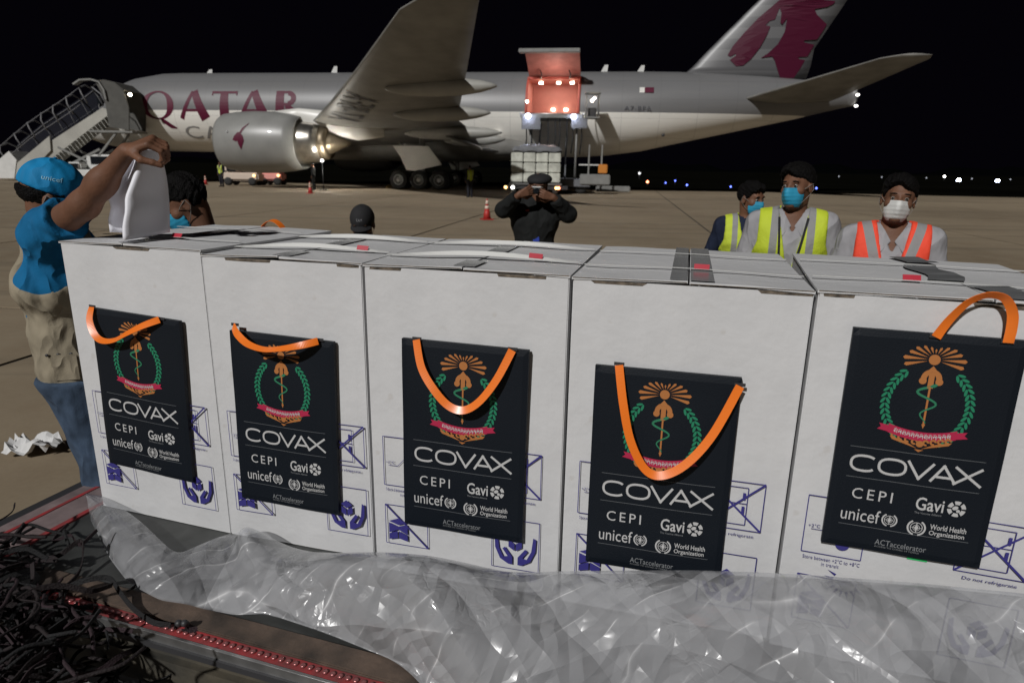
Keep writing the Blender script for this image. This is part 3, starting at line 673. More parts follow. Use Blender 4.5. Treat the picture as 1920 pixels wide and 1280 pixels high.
def wrapped_pallet():
    a = at(957, 353, Y=43.0); b = at(1050, 353, Y=43.0); w = b.x - a.x
    e = empty('wrapped_cargo_pallet', (a.x, 43.0, 0), R(-2), 'block of cartons wrapped in clear film in front of the cargo loader', 'cargo pallet')
    film = mat('white_wrapped_cartons', (.62, .63, .56), .3, noise=.35, nscale=2.5, bump=.8, bscale=6)
    rr = random.Random(3)
    for r in range(3):
        for c in range(4):
            x0 = c * w / 4; o = MB().box((x0 + .02, rr.uniform(0, .05), .75 + r * .62), (x0 + w / 4 - .02, 2.3, .75 + (r + 1) * .62 - .03), bev=.04).build('carton', film, e)
    dk = mat('grey_tarpaulin', (.2, .205, .22), .35, noise=.3, nscale=3, bump=.9, bscale=4)
    top = MB(); n = 14; vs = []; 
    for j in range(n):
        for i in range(n):
            u, v = i / (n - 1), j / (n - 1); z = 2.68 + .42 * (1 - abs(2 * v - 1) ** 4) * (1 - abs(2 * u - 1) ** 6) + .05 * math.sin(u * 21 + v * 9) ; vs.append((.12 + u * (w - .05), -.02 + v * 2.3, z))
    top.add(vs, [(j * n + i, j * n + i + 1, (j + 1) * n + i + 1, (j + 1) * n + i) for j in range(n - 1) for i in range(n - 1)], True); top.build('tarpaulin', dk, e)
    MB().box((.1, -.01, 2.6), (w, 2.25, 2.95), bev=.1).build('top_load', dk, e)
    MB().box((-.1, -.1, .58), (w + .1, 2.45, .7), bev=.02).build('pallet_base', M_alu, e)
    MB().box((-.25, .0, .3), (w + .5, 2.4, .55), bev=.03).build('trolley_frame', M_dark_metal, e)
    for x in (0.3, w - .3):
        for y in (.1, 2.2): MB().lathe([(.05, -.07), (.2, -.07), (.2, .07), (.05, .07)], Matrix.Translation((x, y, .2)) @ Matrix.Rotation(R(90), 4, 'X'), 14).build('wheel', M_rubber, e)
    for i, (x, mm) in enumerate(((-.3, M_lampo), (.15, M_lampw), (w - .25, M_lampo), (w * .97, M_lampr))):
        MB().lathe([(.04, 0), (.1, .03), (.06, .08)], Matrix.Translation((x, -.12, .42)) @ Matrix.Rotation(R(90), 4, 'X'), 10).build('marker_lamp', mm, e)
wrapped_pallet()
def tug(px, py, YY, s, label, body, cat='service vehicle'):
    p = at(px, py, Y=YY); e = empty('service_vehicle', (p.x, YY, 0), 0, label, cat)
    MB().box((-1.5 * s, 0, .35), (1.5 * s, 1.4, .95), bev=.12).build('body', body, e)
    MB().box((-1.3 * s, .1, .95), (-.2 * s, 1.3, 1.5), bev=.12).build('cab', body, e)
    MB().box((-1.1 * s, .07, 1.02), (-.35 * s, .11, 1.4)).build('window', M_glass, e)
    for x in (-1 * s, 1 * s):
        for y in (.05, 1.35): MB().lathe([(.1, -.1), (.3, -.1), (.3, .1), (.1, .1)], Matrix.Translation((x, y, .3)) @ Matrix.Rotation(R(90), 4, 'X'), 14).build('wheel', M_rubber, e)
    MB().lathe([(.04, 0), (.1, .03), (.05, .07)], Matrix.Translation((1.2 * s, -.02, .75)) @ Matrix.Rotation(R(90), 4, 'X'), 10).build('headlight', M_lampo, e)
    return e
def work_lamp():
    p = at(604, 303, Y=44); e = empty('apron_work_lamp', (p.x, p.y, 0), 0, 'bright white work lamp on a thin pole just right of the engine exhaust', 'lamp')
    MB().tube([(0, 0, 0), (0, 0, p.z)], .03, 6).build('pole', M_dark_metal, e)
    MB().box((-.25, -.2, 0), (.25, .2, .06), bev=.01).build('foot', M_dark_metal, e)
    MB().lathe([(.03, -.07), (.085, -.04), (.09, 0), (.08, .05), (.02, .08)], Matrix.Translation((0, 0, p.z + .06)), 12).build('lamp_head', M_lampw, e)
    d = bpy.data.lights.new('work_lamp_light', 'POINT'); d.energy = 260; d.color = (1, .95, .85); d.shadow_soft_size = .1
    l = bpy.data.objects.new('work_lamp_light', d); C.objects.link(l); l.parent = e; l.location = (.05, .0, p.z + .3)
work_lamp()
tug(450, 335, 50, .9, 'pale tow tractor under the jet engine beside the worker in yellow', mat('pale_tractor', (.6, .5, .42), .5))
pk = tug(507, 340, 52, .55, 'small pink lit dolly low behind the tow tractor', mat('pink_tractor', (.8, .35, .3), .5))
tug(155, 325, 51.5, .95, 'white low vehicle parked beneath the boarding stairs', M_white_metal)
MB().box((-1.2, 0, .1), (1.2, .5, .5), bev=.06).build('ground_power_box', M_grey_metal, label='low grey box on the apron right of the cargo loader', cat='equipment box').location = at(1150, 353, Y=47) * 1 - Vector((0, 0, at(1150, 353, Y=47).z))

# ------------------------------------------------------------------ SDF people
def smin(a, b, k):
    h = np.clip(.5 + .5 * (b - a) / k, 0, 1); return b * (1 - h) + a * h - k * h * (1 - h)
def cap(a, b, ra, rb=None, k=.03, t='body'): return ('cap', np.array(a, float), np.array(b, float), ra, ra if rb is None else rb, k, t)
def ell(c, r, k=.02, t='body', Rm=None, sub=False): return ('ell', np.array(c, float), np.array(r, float), np.eye(3) if Rm is None else Rm, k, t, sub)
def field(prims, axes, infl=0.0, kmin=0):
    ax, ay, az = axes; F = np.full((len(ax), len(ay), len(az)), 1.0, np.float32)
    for p in prims:
        if p[0] == 'cap':
            _, a, b, ra, rb, k, t = p; rm = max(ra, rb) + infl + k + .03; lo = np.minimum(a, b) - rm; hi = np.maximum(a, b) + rm
        else:
            _, c, r, Rm, k, t, sub = p; rm = r.max() + infl + k + .03; lo = c - rm; hi = c + rm
        k = max(k, kmin)
        sl = [slice(np.searchsorted(A, l), np.searchsorted(A, h)) for A, l, h in zip(axes, lo, hi)]
        X, Y, Z = np.meshgrid(ax[sl[0]], ay[sl[1]], az[sl[2]], indexing='ij')
        if X.size == 0: continue
        if p[0] == 'cap':
            d = b - a; L2 = max((d ** 2).sum(), 1e-9); px, py, pz = X - a[0], Y - a[1], Z - a[2]
            h = np.clip((px * d[0] + py * d[1] + pz * d[2]) / L2, 0, 1)
            D = np.sqrt((px - d[0] * h) ** 2 + (py - d[1] * h) ** 2 + (pz - d[2] * h) ** 2) - (ra + (rb - ra) * h) - infl
            F[tuple(sl)] = smin(F[tuple(sl)], D, k)
        else:
            q = np.stack([X - c[0], Y - c[1], Z - c[2]], -1) @ Rm; rr = r + (0 if sub else infl)
            k0 = np.sqrt(((q / rr) ** 2).sum(-1)); k1 = np.sqrt(((q / rr ** 2) ** 2).sum(-1)) + 1e-9; D = k0 * (k0 - 1) / k1
            if sub: F[tuple(sl)] = -smin(-F[tuple(sl)], D, k)
            else: F[tuple(sl)] = smin(F[tuple(sl)], D, k)
    return F
def surf_nets(F, axes):
    ax, ay, az = axes; S = F < 0
    nx, ny, nz = F.shape; acc = np.zeros((nx - 1, ny - 1, nz - 1, 3)); cnt = np.zeros((nx - 1, ny - 1, nz - 1))
    co = np.meshgrid(ax, ay, az, indexing='ij')
    for d in range(3):
        s0 = [slice(None)] * 3; s1 = [slice(None)] * 3; s0[d] = slice(0, -1); s1[d] = slice(1, None); s0 = tuple(s0); s1 = tuple(s1)
        m = S[s0] != S[s1]; den = F[s0] - F[s1]; den[~m] = 1; t = F[s0] / den
        pos = [co[i][s0] + (co[i][s1] - co[i][s0]) * (t if i == d else 0) for i in range(3)]
        o = [i for i in range(3) if i != d]
        for da in (0, 1):
            for db in (0, 1):
                src = [slice(None)] * 3; dst = [slice(None)] * 3
                n0, n1 = F.shape[o[0]], F.shape[o[1]]
                src[o[0]] = slice(da, n0 - 1 + da); src[o[1]] = slice(db, n1 - 1 + db)
                mm = m[tuple(src)]; cnt += mm
                for i in range(3): acc[..., i] += np.where(mm, pos[i][tuple(src)], 0)
    act = cnt > 0; idx = -np.ones(cnt.shape, int); idx[act] = np.arange(act.sum()); V = acc[act] / cnt[act][:, None]
    Q = []
    for d in range(3):
        a, b = [(1, 2), (2, 0), (0, 1)][d]
        s0 = [slice(1, -1)] * 3; s1 = [slice(1, -1)] * 3; s0[d] = slice(0, -1); s1[d] = slice(1, None)
        m0 = S[tuple(s0)]; m1 = S[tuple(s1)]
        ii = np.argwhere(m0 != m1)
        if not len(ii): continue
        fl = m0[tuple(ii.T)]; base = ii.copy(); base[:, a] += 1; base[:, b] += 1
        def g(oa, ob):
            c = base.copy(); c[:, a] -= oa; c[:, b] -= ob; return idx[tuple(c.T)]
        q = np.stack([g(1, 1), g(0, 1), g(0, 0), g(1, 0)], 1); q[~fl] = q[~fl][:, ::-1]; Q.append(q)
    return V, (np.concatenate(Q) if Q else np.zeros((0, 4), int))
def sdf_obj(name, F, axes, m_, parent):
    V, Q = surf_nets(F, axes); Q = Q[(Q >= 0).all(1)]
    if not len(Q): return None
    me = bpy.data.meshes.new(name); me.vertices.add(len(V)); me.vertices.foreach_set('co', V.astype(np.float32).ravel())
    me.loops.add(len(Q) * 4); me.loops.foreach_set('vertex_index', Q.astype(np.int32).ravel()); me.polygons.add(len(Q))
    me.polygons.foreach_set('loop_start', np.arange(0, len(Q) * 4, 4, dtype=np.int32)); me.polygons.foreach_set('use_smooth', np.ones(len(Q), bool))
    me.materials.append(m_); me.update(calc_edges=True); me.validate(); return link(name, me, parent)
def rot(yaw=0, pitch=0, roll=0):
    cy, sy, cp, sp, cr, sr = math.cos(yaw), math.sin(yaw), math.cos(pitch), math.sin(pitch), math.cos(roll), math.sin(roll)
    Rz = np.array([[cy, -sy, 0], [sy, cy, 0], [0, 0, 1]]); Rx = np.array([[1, 0, 0], [0, cp, -sp], [0, sp, cp]]); Ry = np.array([[cr, 0, sr], [0, 1, 0], [-sr, 0, cr]])
    return Rz @ Rx @ Ry
def head_prims(c, Rm, s=1.0):
    T = lambda p: c + Rm @ (np.array(p) * s); P_ = []
    E = lambda p, r, k=.02, sub=False, t='head': P_.append(ell(T(p), np.array(r) * s, k, t, Rm, sub))
    E((0, -.014, .034), (.074, .094, .086)); E((0, .028, -.038), (.056, .058, .076), .03); E((0, .062, -.094), (.024, .022, .02), .03)
    E((.042, .05, -.02), (.022, .022, .02), .02); E((-.042, .05, -.02), (.022, .022, .02), .02)
    P_.append(cap(T((-.034, .074, .03)), T((.034, .074, .03)), .012 * s, None, .015, 'head'))
    E((.031, .095, .01), (.017, .014, .011), .008, True); E((-.031, .095, .01), (.017, .014, .011), .008, True)
    P_.append(cap(T((0, .082, .02)), T((0, .105, -.026)), .007 * s, .012 * s, .012, 'head')); E((.011, .094, -.03), (.008, .01, .007), .008); E((-.011, .094, -.03), (.008, .01, .007), .008)
    E((0, .083, -.056), (.024, .012, .006), .008); E((0, .081, -.067), (.021, .012, .007), .006)
    for q in (1, -1): E((q * .077, -.006, -.002), (.008, .02, .032), .008); E((q * .084, .0, .0), (.006, .01, .018), .006, True)
    return P_
def unit(v): v = np.array(v, float); return v / (np.linalg.norm(v) + 1e-9)
def hand_prims(w, d, pn, curl=.5, thumb=1, s=1.0, spread=.03):
    """w wrist, d direction of the fingers, pn palm normal (the side fingers close to), thumb +1/-1 side"""
    d = unit(d); pn = unit(np.array(pn) - d * np.dot(pn, d)); x = np.cross(d, pn) * thumb; P_ = []
    w = np.array(w, float); k1 = .01
    for i, off in enumerate((-.028, -.009, .010, .028)):
        kn = w + d * (.088 - abs(i - 1.4) * .004) * s + x * off * s
        P_.append(cap(w + d * .012 * s + x * off * .55 * s, kn, .0145 * s, .0115 * s, k1, 'hand'))
        L = [.036, .042, .046, .040][i] * s; p = kn; ang = 0; r = .0095 * s; dd = d + x * spread * (i - 1.5) * .7
        for j, (fl, cu) in enumerate(((1.0, .9), (.68, 1.15), (.52, .8))):
            ang += curl * cu; v = unit(unit(dd) * math.cos(ang) + pn * math.sin(ang)); q = p + v * L * fl; P_.append(cap(p, q, r, r * .9, .004, 'hand')); p = q; r *= .9
    b = w + d * .025 * s + x * .026 * s + pn * .006 * s; v = unit(d * .6 + x * .75 + pn * .45); q = b + v * .045 * s; P_.append(cap(b, q, .0135 * s, .0115 * s, .01, 'hand'))
    v2 = unit(d * .9 + x * (.25 - curl * .3) + pn * (.35 + curl * .4)); q2 = q + v2 * .032 * s; P_.append(cap(q, q2, .011 * s, .010 * s, .004, 'hand')); P_.append(cap(q2, q2 + unit(v2 + pn * .2) * .024 * s, .010 * s, .008 * s, .004, 'hand'))
    return P_
def axis(lo, hi, h, fine=()):
    """grid lines with step h, refined to hf inside the fine intervals"""
    out = [lo]
    while out[-1] < hi:
        p = out[-1]; st = h
        for a, b, hf in fine:
            if a - .01 <= p <= b: st = min(st, hf)
        out.append(p + st)
    return np.array(out)
SKIN = mat('skin', (.165, .078, .046), .58, spec=.3, noise=.25, nscale=14, bump=.15, bscale=120)
HAIR = mat('black_hair', (.005, .0045, .0045), .6, bump=1, bscale=160, spec=.1)
EYEW = mat('eye_white', (.22, .20, .18), .4); IRIS = mat('iris', (.02, .012, .008), .15)
def cloth(name, col, rough=.85, **k):
    bs = k.pop('bump', .5); sc_ = k.pop('bscale', 9) ; m_ = mat(name, col, rough, noise=k.pop('noise', .18), nscale=k.pop('nscale', 9), spec=.25, **k); n = NT(m_)
    v = n.noise(min(sc_, 9), 2, stretch=(1, 1, .55, .3), rough=.4); fold = n.m('SUBTRACT', 1, n.m('ABSOLUTE', n.m('MULTIPLY', n.m('SUBTRACT', v, .5), 4.5)))
    n.bump(n.m('ADD', fold, n.m('MULTIPLY', n.noise(160, 2), .04)), min(1, bs * 1.2), .022); return m_
def vest_material(name, base, stripes):
    m_ = mat(name, base, .75); n = NT(m_); o = n.xyz(); ax = n.m('ABSOLUTE', o[0]); f = None
    for kind, a, b in stripes:
        q = n.between(ax if kind == 'v' else (o[2] if kind == 'h' else n.m('SUBTRACT', ax, n.m('MULTIPLY', o[2], .28))), a, b)
        f = q if f is None else n.m('MAXIMUM', f, q)
    wr = n.noise(11, 5); c = n.mix(f, base, (.25, .25, .25)); c = n.mix(n.m('MULTIPLY', n.ramp(wr, .45, .75), .18), c, tuple(x * .5 for x in base)); n.color(c); n.bump(n.noise(18, 5), .5, .02)
    return m_
def wrinkle(axes, amp, seed, sc=1.0):
    X, Y, Z = np.meshgrid(*axes, indexing='ij'); r = np.random.default_rng(seed); w = 0
    for i in range(4):
        v = r.normal(size=3) * 28 * sc; v[2] *= 1.1; ph = r.uniform(0, 6); w = w + np.sin(X * v[0] + Y * v[1] + Z * v[2] + ph + 1.5 * np.sin(X * v[1] * .5 + Z * 11))
    return (w * amp / 4).astype(np.float32)

def person(label, loc, yaw, J=None, head=(0, 0, 0), hands=None, wear=None, fine=True, group=None, s=1.0, curl=(.5, .5), pal=None, seed=1, step=.014, hstep=.006, hairm=True, rad=1.0):
    """local frame: faces +y, x to the person's right, z up"""
    e = empty('person', loc, yaw, label, 'person', group); e.scale = (s, s, s)
    D = dict(hipR=(.09, 0, .9), hipL=(-.09, 0, .9), kneeR=(.1, .015, .49), kneeL=(-.1, .015, .49), ankR=(.1, -.02, .08), ankL=(-.1, -.02, .08), toeR=(.12, .15, .035), toeL=(-.12, .15, .035),
             pelvis=(0, 0, .95), waist=(0, .0, 1.08), chest=(0, 0, 1.27), neck=(0, -.012, 1.45), head=(0, .025, 1.6), shR=(.178, -.01, 1.395), shL=(-.178, -.01, 1.395),
             elR=(.235, -.03, 1.11), elL=(-.235, -.03, 1.11), wrR=(.23, .06, .87), wrL=(-.23, .06, .87), hdR=(0, .25, -1), hdL=(0, .25, -1), pnR=(-1, .2, 0), pnL=(1, .2, 0))
    if J: D.update(J)
    D = {k: np.array(v, float) for k, v in D.items()}
    Rh = rot(*head)
    T = lambda key, dx, dy=0, dz=0: D[key] + np.array([dx, dy, dz])
    up = unit(D['neck'] - D['pelvis'])
    rd = rad
    torso = [cap(T('pelvis', -.07), T('pelvis', .07), .105 * rd, None, .05, 't'), cap(T('waist', -.055), T('waist', .055), .097 * rd, None, .05, 't'), cap(T('chest', -.085), T('chest', .085), .108 * rd, None, .06, 't'),
             cap(T('shR', -.055, .005, -.045), T('shL', .055, .005, -.045), .078, None, .06, 't'), cap(D['pelvis'], D['chest'], .1 * rd, .105 * rd, .05, 't'),
             cap(D['neck'] - [0, 0, .02], D['shR'], .052, .056, .05, 't'), cap(D['neck'] - [0, 0, .02], D['shL'], .052, .056, .05, 't')]
    neck = [cap(D['neck'] - up * .04, D['head'] + Rh @ np.array([0, -.03, -.04]), .060, .056, .03, 'n')]
    legs = []
    for q in 'RL':
        legs += [cap(D['hip' + q], D['knee' + q], .088, .058, .04, 'leg'), cap(D['knee' + q], D['ank' + q], .056, .038, .03, 'leg')]
        legs.append(ell(D['knee' + q] * .62 + D['ank' + q] * .38 - [0, .014, 0], (.05, .055, .1), .03, 'leg'))
    feet = []
    for q in 'RL': feet += [cap(T('ank' + q, 0, -.03, -.04), D['toe' + q], .036, .03, .03, 'foot')]
    arms = {}; hnd = {}
    for q in 'RL':
        sh, el, wr = D['sh' + q], D['el' + q], D['wr' + q]
        arms[q] = [cap(sh, el, .056, .042, .04, 'ua'), cap(el, el * .55 + wr * .45, .043, .040, .03, 'fa'), cap(el * .6 + wr * .4, wr, .040, .026, .03, 'fa')]
        hnd[q] = hand_prims(wr, D['hd' + q], D['pn' + q], curl['RL'.index(q)], 1 if q == 'L' else -1)
    hp = head_prims(D['head'], Rh)
    allp = torso + neck + legs + feet + arms['R'] + arms['L'] + hnd['R'] + hnd['L'] + hp
    pts = np.array([v for k, v in D.items() if k[:2] not in ('hd', 'pn')]); lo = pts.min(0) - .2; hi = pts.max(0) + .2; lo[2] = -.05 if pts[:, 2].min() > -.2 else lo[2]
    H = D['head']
    if fine:
        fx = [(H[0] - .1, H[0] + .1, hstep)]; fy = [(H[1] - .13, H[1] + .13, hstep)]; fz = [(H[2] - .14, H[2] + .14, hstep)]
        if hands is not None:
            for q in hands:
                w = D['wr' + q] + unit(D['hd' + q]) * .08; r_ = .1
                fx.append((w[0] - r_, w[0] + r_, hstep)); fy.append((w[1] - r_, w[1] + r_, hstep)); fz.append((w[2] - r_, w[2] + r_, hstep))
    else: fx = fy = fz = []
    axes = [axis(lo[0], hi[0], step, fx), axis(lo[1], hi[1], step, fy), axis(lo[2], hi[2], step, fz)]
    F = field(allp, axes); sdf_obj('body', F, axes, SKIN, e)
    W = wear or {}
    gst = .011 if fine else step
    def gaxes(ps, pad=.06):
        l = []; h = []
        for p in ps:
            if p[0] == 'cap': r_ = max(p[3], p[4]); l.append(np.minimum(p[1], p[2]) - r_); h.append(np.maximum(p[1], p[2]) + r_)
            else: r_ = p[2].max(); l.append(p[1] - r_); h.append(p[1] + r_)
        l = np.min(l, 0) - pad; h = np.max(h, 0) + pad; return [np.arange(a, b, gst) for a, b in zip(l, h)]
    def garment(name, ps, infl, m_, cuts=(), amp=.004, kmin=.03, sd=0):
        A = gaxes(ps); G = field(ps, A, infl, kmin) + wrinkle(A, amp, seed + sd)
        X, Y, Z = np.meshgrid(*A, indexing='ij')
        for c in cuts: G = np.maximum(G, c(X, Y, Z).astype(np.float32))
        return sdf_obj(name, G, A, m_, e)
    nk = D['neck']
    def neckcut(r=.066):
        c = nk + up * .02
        return lambda X, Y, Z: np.minimum(r - np.sqrt((X - c[0]) ** 2 + (Y - c[1] - .01) ** 2), Z - nk[2] + .12) 
    plane = lambda p, n: (lambda X, Y, Z: (X - p[0]) * n[0] + (Y - p[1]) * n[1] + (Z - p[2]) * n[2])
    if 'shirt' in W:
        c, frac = W['shirt']; ps = list(torso); cuts = [lambda X, Y, Z: (D['pelvis'][2] - .07) - Z]
        G = None
        for q in 'RL':
            if frac <= 1: ps.append(cap(D['sh' + q], D['sh' + q] + (D['el' + q] - D['sh' + q]) * frac, .058, .06, .04, 'ua'))
            else:
                ps += [cap(D['sh' + q], D['el' + q], .058, .05, .04), cap(D['el' + q], D['el' + q] + (D['wr' + q] - D['el' + q]) * (frac - 1), .05, .036, .03)]
        A = gaxes(ps); G = field(ps, A, W.get('shirt_infl', .012), .03) + wrinkle(A, .0045, seed)
        X, Y, Z = np.meshgrid(*A, indexing='ij')
        for q in 'RL':
            if frac <= 1: p = D['sh' + q] + (D['el' + q] - D['sh' + q]) * frac; nn = unit(D['el' + q] - D['sh' + q])
            else: p = D['el' + q] + (D['wr' + q] - D['el' + q]) * (frac - 1) ; nn = unit(D['wr' + q] - D['el' + q])
            dp = (X - p[0]) * nn[0] + (Y - p[1]) * nn[1] + (Z - p[2]) * nn[2]; rad = np.sqrt(np.maximum(0, (X - p[0]) ** 2 + (Y - p[1]) ** 2 + (Z - p[2]) ** 2 - dp ** 2))
            G = np.maximum(G, np.minimum(dp, .11 - rad).astype(np.float32))
        G = np.maximum(G, cuts[0](X, Y, Z)); vz = W.get('v_open', 0)
        G = np.maximum(G, neckcut(.058)(X, Y, Z).astype(np.float32))
        if vz: G = np.maximum(G, np.minimum(np.minimum((Z - (nk[2] - vz)) * .42 - np.abs(X - nk[0]), Y - nk[1] - .0), .3).astype(np.float32))
        sdf_obj('shirt', G.astype(np.float32), A, c, e)
        if W.get('collar'):
            cm = MB(); F3 = lambda x, y, z: (nk[0] + x, nk[1] + y, nk[2] + z)
            for sg in (1, -1):
                top = [F3(sg * .060, -.03, .055), F3(sg * .064, .03, .03), F3(sg * .040, .075, -.005), F3(sg * .010, .094, -.055)]
                out_ = [F3(sg * .080, -.03, .015), F3(sg * .094, .035, -.012), F3(sg * .088, .095, -.055), F3(sg * .050, .132, -.105)]
                vs = top + out_ + [tuple(np.array(v_) + [0, .0, -.006]) for v_ in top + out_]
                cm.add(vs, [(i, i + 1, i + 5, i + 4) for i in range(3)] + [(8 + i, 12 + i, 13 + i, 9 + i) for i in range(3)] + [(4, 5, 13, 12), (5, 6, 14, 13), (6, 7, 15, 14), (7, 3, 11, 15)])
            cm.build('collar', c, e)
    if 'vest' in W:
        c, zb, xw = W['vest']; vo = W.get('vest_v', (1.10, .21))
        cuts = [lambda X, Y, Z: zb - Z, lambda X, Y, Z: np.abs(X) - xw - np.maximum(0, W.get('arm_z', 1.3) - Z) * W.get('arm_k', .35),
                lambda X, Y, Z: np.minimum((Z - vo[0]) * vo[1] - np.abs(X - .0), Y - nk[1] + .0), neckcut(.075)]
        garment('vest', torso, W.get('vest_infl', .026), c, cuts, .005, .05, 3)
    if 'trousers' in W:
        zt = W.get('waist_z', D['pelvis'][2] + .05)
        garment('trousers', legs + torso[:1] + [cap(T('pelvis', -.07, 0, -.02), T('pelvis', .07, 0, -.02), .1, None, .05)], .018, W['trousers'], [lambda X, Y, Z: Z - zt, lambda X, Y, Z: .05 - Z], .006, .03, 5)
    if W.get('belt', False):
        pass
    garment('shoes', feet, .012, W.get('shoes', M_black), [lambda X, Y, Z: .0 - Z], 0, .02, 6)
    A = [axis(H[i] - .17, H[i] + .17, .006 if fine else step) for i in range(3)]
    Xh = [np.meshgrid(*A, indexing='ij')[i] - H[i] for i in range(3)]
    L = np.stack(Xh, -1) @ Rh  # head-local coordinates
    lx, ly, lz = L[..., 0], L[..., 1], L[..., 2]
    def epl(c, r): 
        q = [(lx - c[0]) / r[0], (ly - c[1]) / r[1], (lz - c[2]) / r[2]]; return (np.sqrt(q[0] ** 2 + q[1] ** 2 + q[2] ** 2) - 1) * min(r)
    if hairm:
        G = smin(epl((0, -.018, .04), (.083, .104, .092)), epl((.012, .012, .088), (.068, .085, .05)), .03); line = -.005 + np.clip(ly + .02, 0, .2) * .78 + .012 * np.sin(lx * 60)
        G = np.maximum(G, np.where(ly > -.022, line - lz, -.075 - lz)); G = G + .004 * np.sin(lx * 210 + ly * 60 + 2 * np.sin(lz * 60)) * np.sin(lz * 190 + ly * 150) + .003 * np.sin(lx * 90 - ly * 70)
        if 'cap' in W or 'beret' in W: G = np.maximum(G, lz - .034)
        sdf_obj('hair', G.astype(np.float32), A, HAIR, e)
    if fine and 'mask' not in W: pass
    for sg in (1, -1):
        c = H + Rh @ np.array([sg * .031, .0742, .007]); ey = MB(); bm = bmesh.new(); bmesh.ops.create_uvsphere(bm, u_segments=12, v_segments=8, radius=.0100)
        ey.add([Vector(c) + v.co for v in bm.verts], [[v.index for v in f.verts] for f in bm.faces], True); bm.free()
        o = ey.build('eye', EYEW, e)
        c2 = H + Rh @ np.array([sg * .031, .0828, .007]); MB().lathe([(.0062, 0), (.0055, .0012), (.001, .003)], Matrix.Translation(c2) @ Matrix(Rh.tolist()).to_4x4() @ Matrix.Rotation(R(-90), 4, 'X'), 10).build('iris', IRIS, o)
        MB().tube([H + Rh @ np.array([sg * x, .088 - abs(x - .03) * .25, .028 + .004 * math.cos((x - .03) * 60)]) for x in (.012, .02, .03, .04, .05)], [.002, .0035, .0035, .003, .0015], 6).build('eyebrow', HAIR, e)
    if 'mask' in W:
        m_ = W['mask']; G = np.minimum(epl((0, .03, -.042), (.062, .066, .083)), epl((0, .07, -.035), (.03, .046, .05)))
        G = smin(epl((0, .03, -.042), (.062, .066, .083)), epl((0, .075, -.03), (.022, .045, .045)), .03)
        G = np.maximum(G, np.abs(lz + .055) - .052 - .0 * lx); G = np.maximum(G, .03 - ly); G = G + .0008 * np.sin(lz * 300 + lx * 9)
        mo = sdf_obj('face_mask', G.astype(np.float32), A, m_, e)
        for sg in (1, -1): MB().tube([H + Rh @ np.array(p) for p in ((sg * .054, .05, -.02), (sg * .076, .02, .005), (sg * .085, -.012, .02), (sg * .086, -.02, -.01), (sg * .076, .0, -.04), (sg * .052, .04, -.085))], .0016, 5).build('ear_loop', EYEW, e)
    if 'cap' in W:
        m_ = W['cap']; back = W.get('cap_back', False)
        G = epl((0, -.014, .045), (.087, .107, .1)); G = np.maximum(G, .03 - lz - ly * .12)
        
        co_ = sdf_obj('cap', G.astype(np.float32), A, m_, e)
        pk = MB(); n = 9; vs = []
        for i in range(n):
            a = -1.15 + 2.3 * i / (n - 1); x = .078 * math.sin(a); y = -.014 + .098 * math.cos(a)
            for f in (0, .5, 1): vs.append(H + Rh @ np.array([x * (1 + .05 * f), y + f * .062 * max(0, math.cos(a)) ** .6, .032 - .016 * f - .012 * (x / .08) ** 2]))
        for i in range(n):
            pass
        fs = [(3 * i + j, 3 * i + 3 + j, 3 * i + 4 + j, 3 * i + 1 + j) for i in range(n - 1) for j in range(2)]
        vs2 = [v + Rh @ np.array([0, 0, -.004]) for v in vs]; pk.add(vs, fs, True); pk.add(vs2, [f[::-1] for f in fs], True); pk.build('peak', m_, co_)
        MB().lathe([(.008, 0), (.006, .004), (.001, .006)], Matrix.Translation(H + Rh @ np.array([0, -.014, .144])) , 8).build('button', m_, co_)
    if 'beret' in W:
        G = epl((.0, -.01, .062), (.098, .108, .05)); G = smin(G, epl((-.03, -.03, .075), (.085, .08, .04)), .03); G = np.maximum(G, .04 - lz)
        sdf_obj('beret', G.astype(np.float32), A, W['beret'], e)
    return e, D, Rh

BLUEM = cloth('blue_mask', (.03, .30, .48), .6, bump=.1); WHITEM = cloth('white_mask', (.72, .72, .70), .7, bump=.1); NAVYM = cloth('navy_mask', (.01, .02, .16), .6)
JEANS = cloth('blue_jeans', (.055, .085, .135), .9, bump=.7, bscale=10, noise=.4, nscale=14); DARKT = cloth('dark_trousers', (.02, .02, .028))
GREYSH = cloth('pale_grey_shirt', (.33, .325, .34)); NAVYS = cloth('navy_shirt', (.012, .018, .04)); TEAL = cloth('teal_tshirt', (.01, .19, .30)); BLUET = cloth('bright_blue_tshirt', (.004, .13, .30), .8, bump=.8)
def loc_of(px, py, YY, dz, s=1.0): p = at(px, py, Y=YY); return p
def to_local(p, loc, yaw, s=1.0):
    v = Matrix.Rotation(-yaw, 3, 'Z') @ (Vector(p) - Vector(loc)); return tuple(v / s)

# man at the far left: blue cap, raised arm with a sheet of paper
YAWL = R(-72)   # faces mostly right and a little away
hp_ = at(97, 368, Y=2.42); LL = Vector((-1.715, 2.40, 0))
tl_ = lambda px, py, Y: to_local(at(px, py, Y=Y), LL, YAWL)
vestm = cloth('beige_field_vest', (.30, .26, .19), .9, bump=1, bscale=9, noise=.25)
JL = dict(head=tl_(104, 374, 2.40), neck=(0, .03, 1.425), shR=tl_(88, 436, 2.25), shL=(-.17, .0, 1.39), elR=tl_(158, 384, 2.16), wrR=tl_(238, 284, 2.10),
          hdR=None, elL=(-.2, .16, 1.16), wrL=(-.1, .36, 1.2), hdL=(.3, 1, .1), waist=(0, .02, 1.06), chest=(0, .01, 1.24), pelvis=(0, .035, .93),
          hipR=(.08, .035, .88), hipL=(-.08, .035, .88), kneeR=(.09, .09, .48), kneeL=(-.09, .03, .48), ankR=(.1, .09, .08), ankL=(-.1, .03, .08), toeR=(.12, .24, .035), toeL=(-.12, .18, .035))
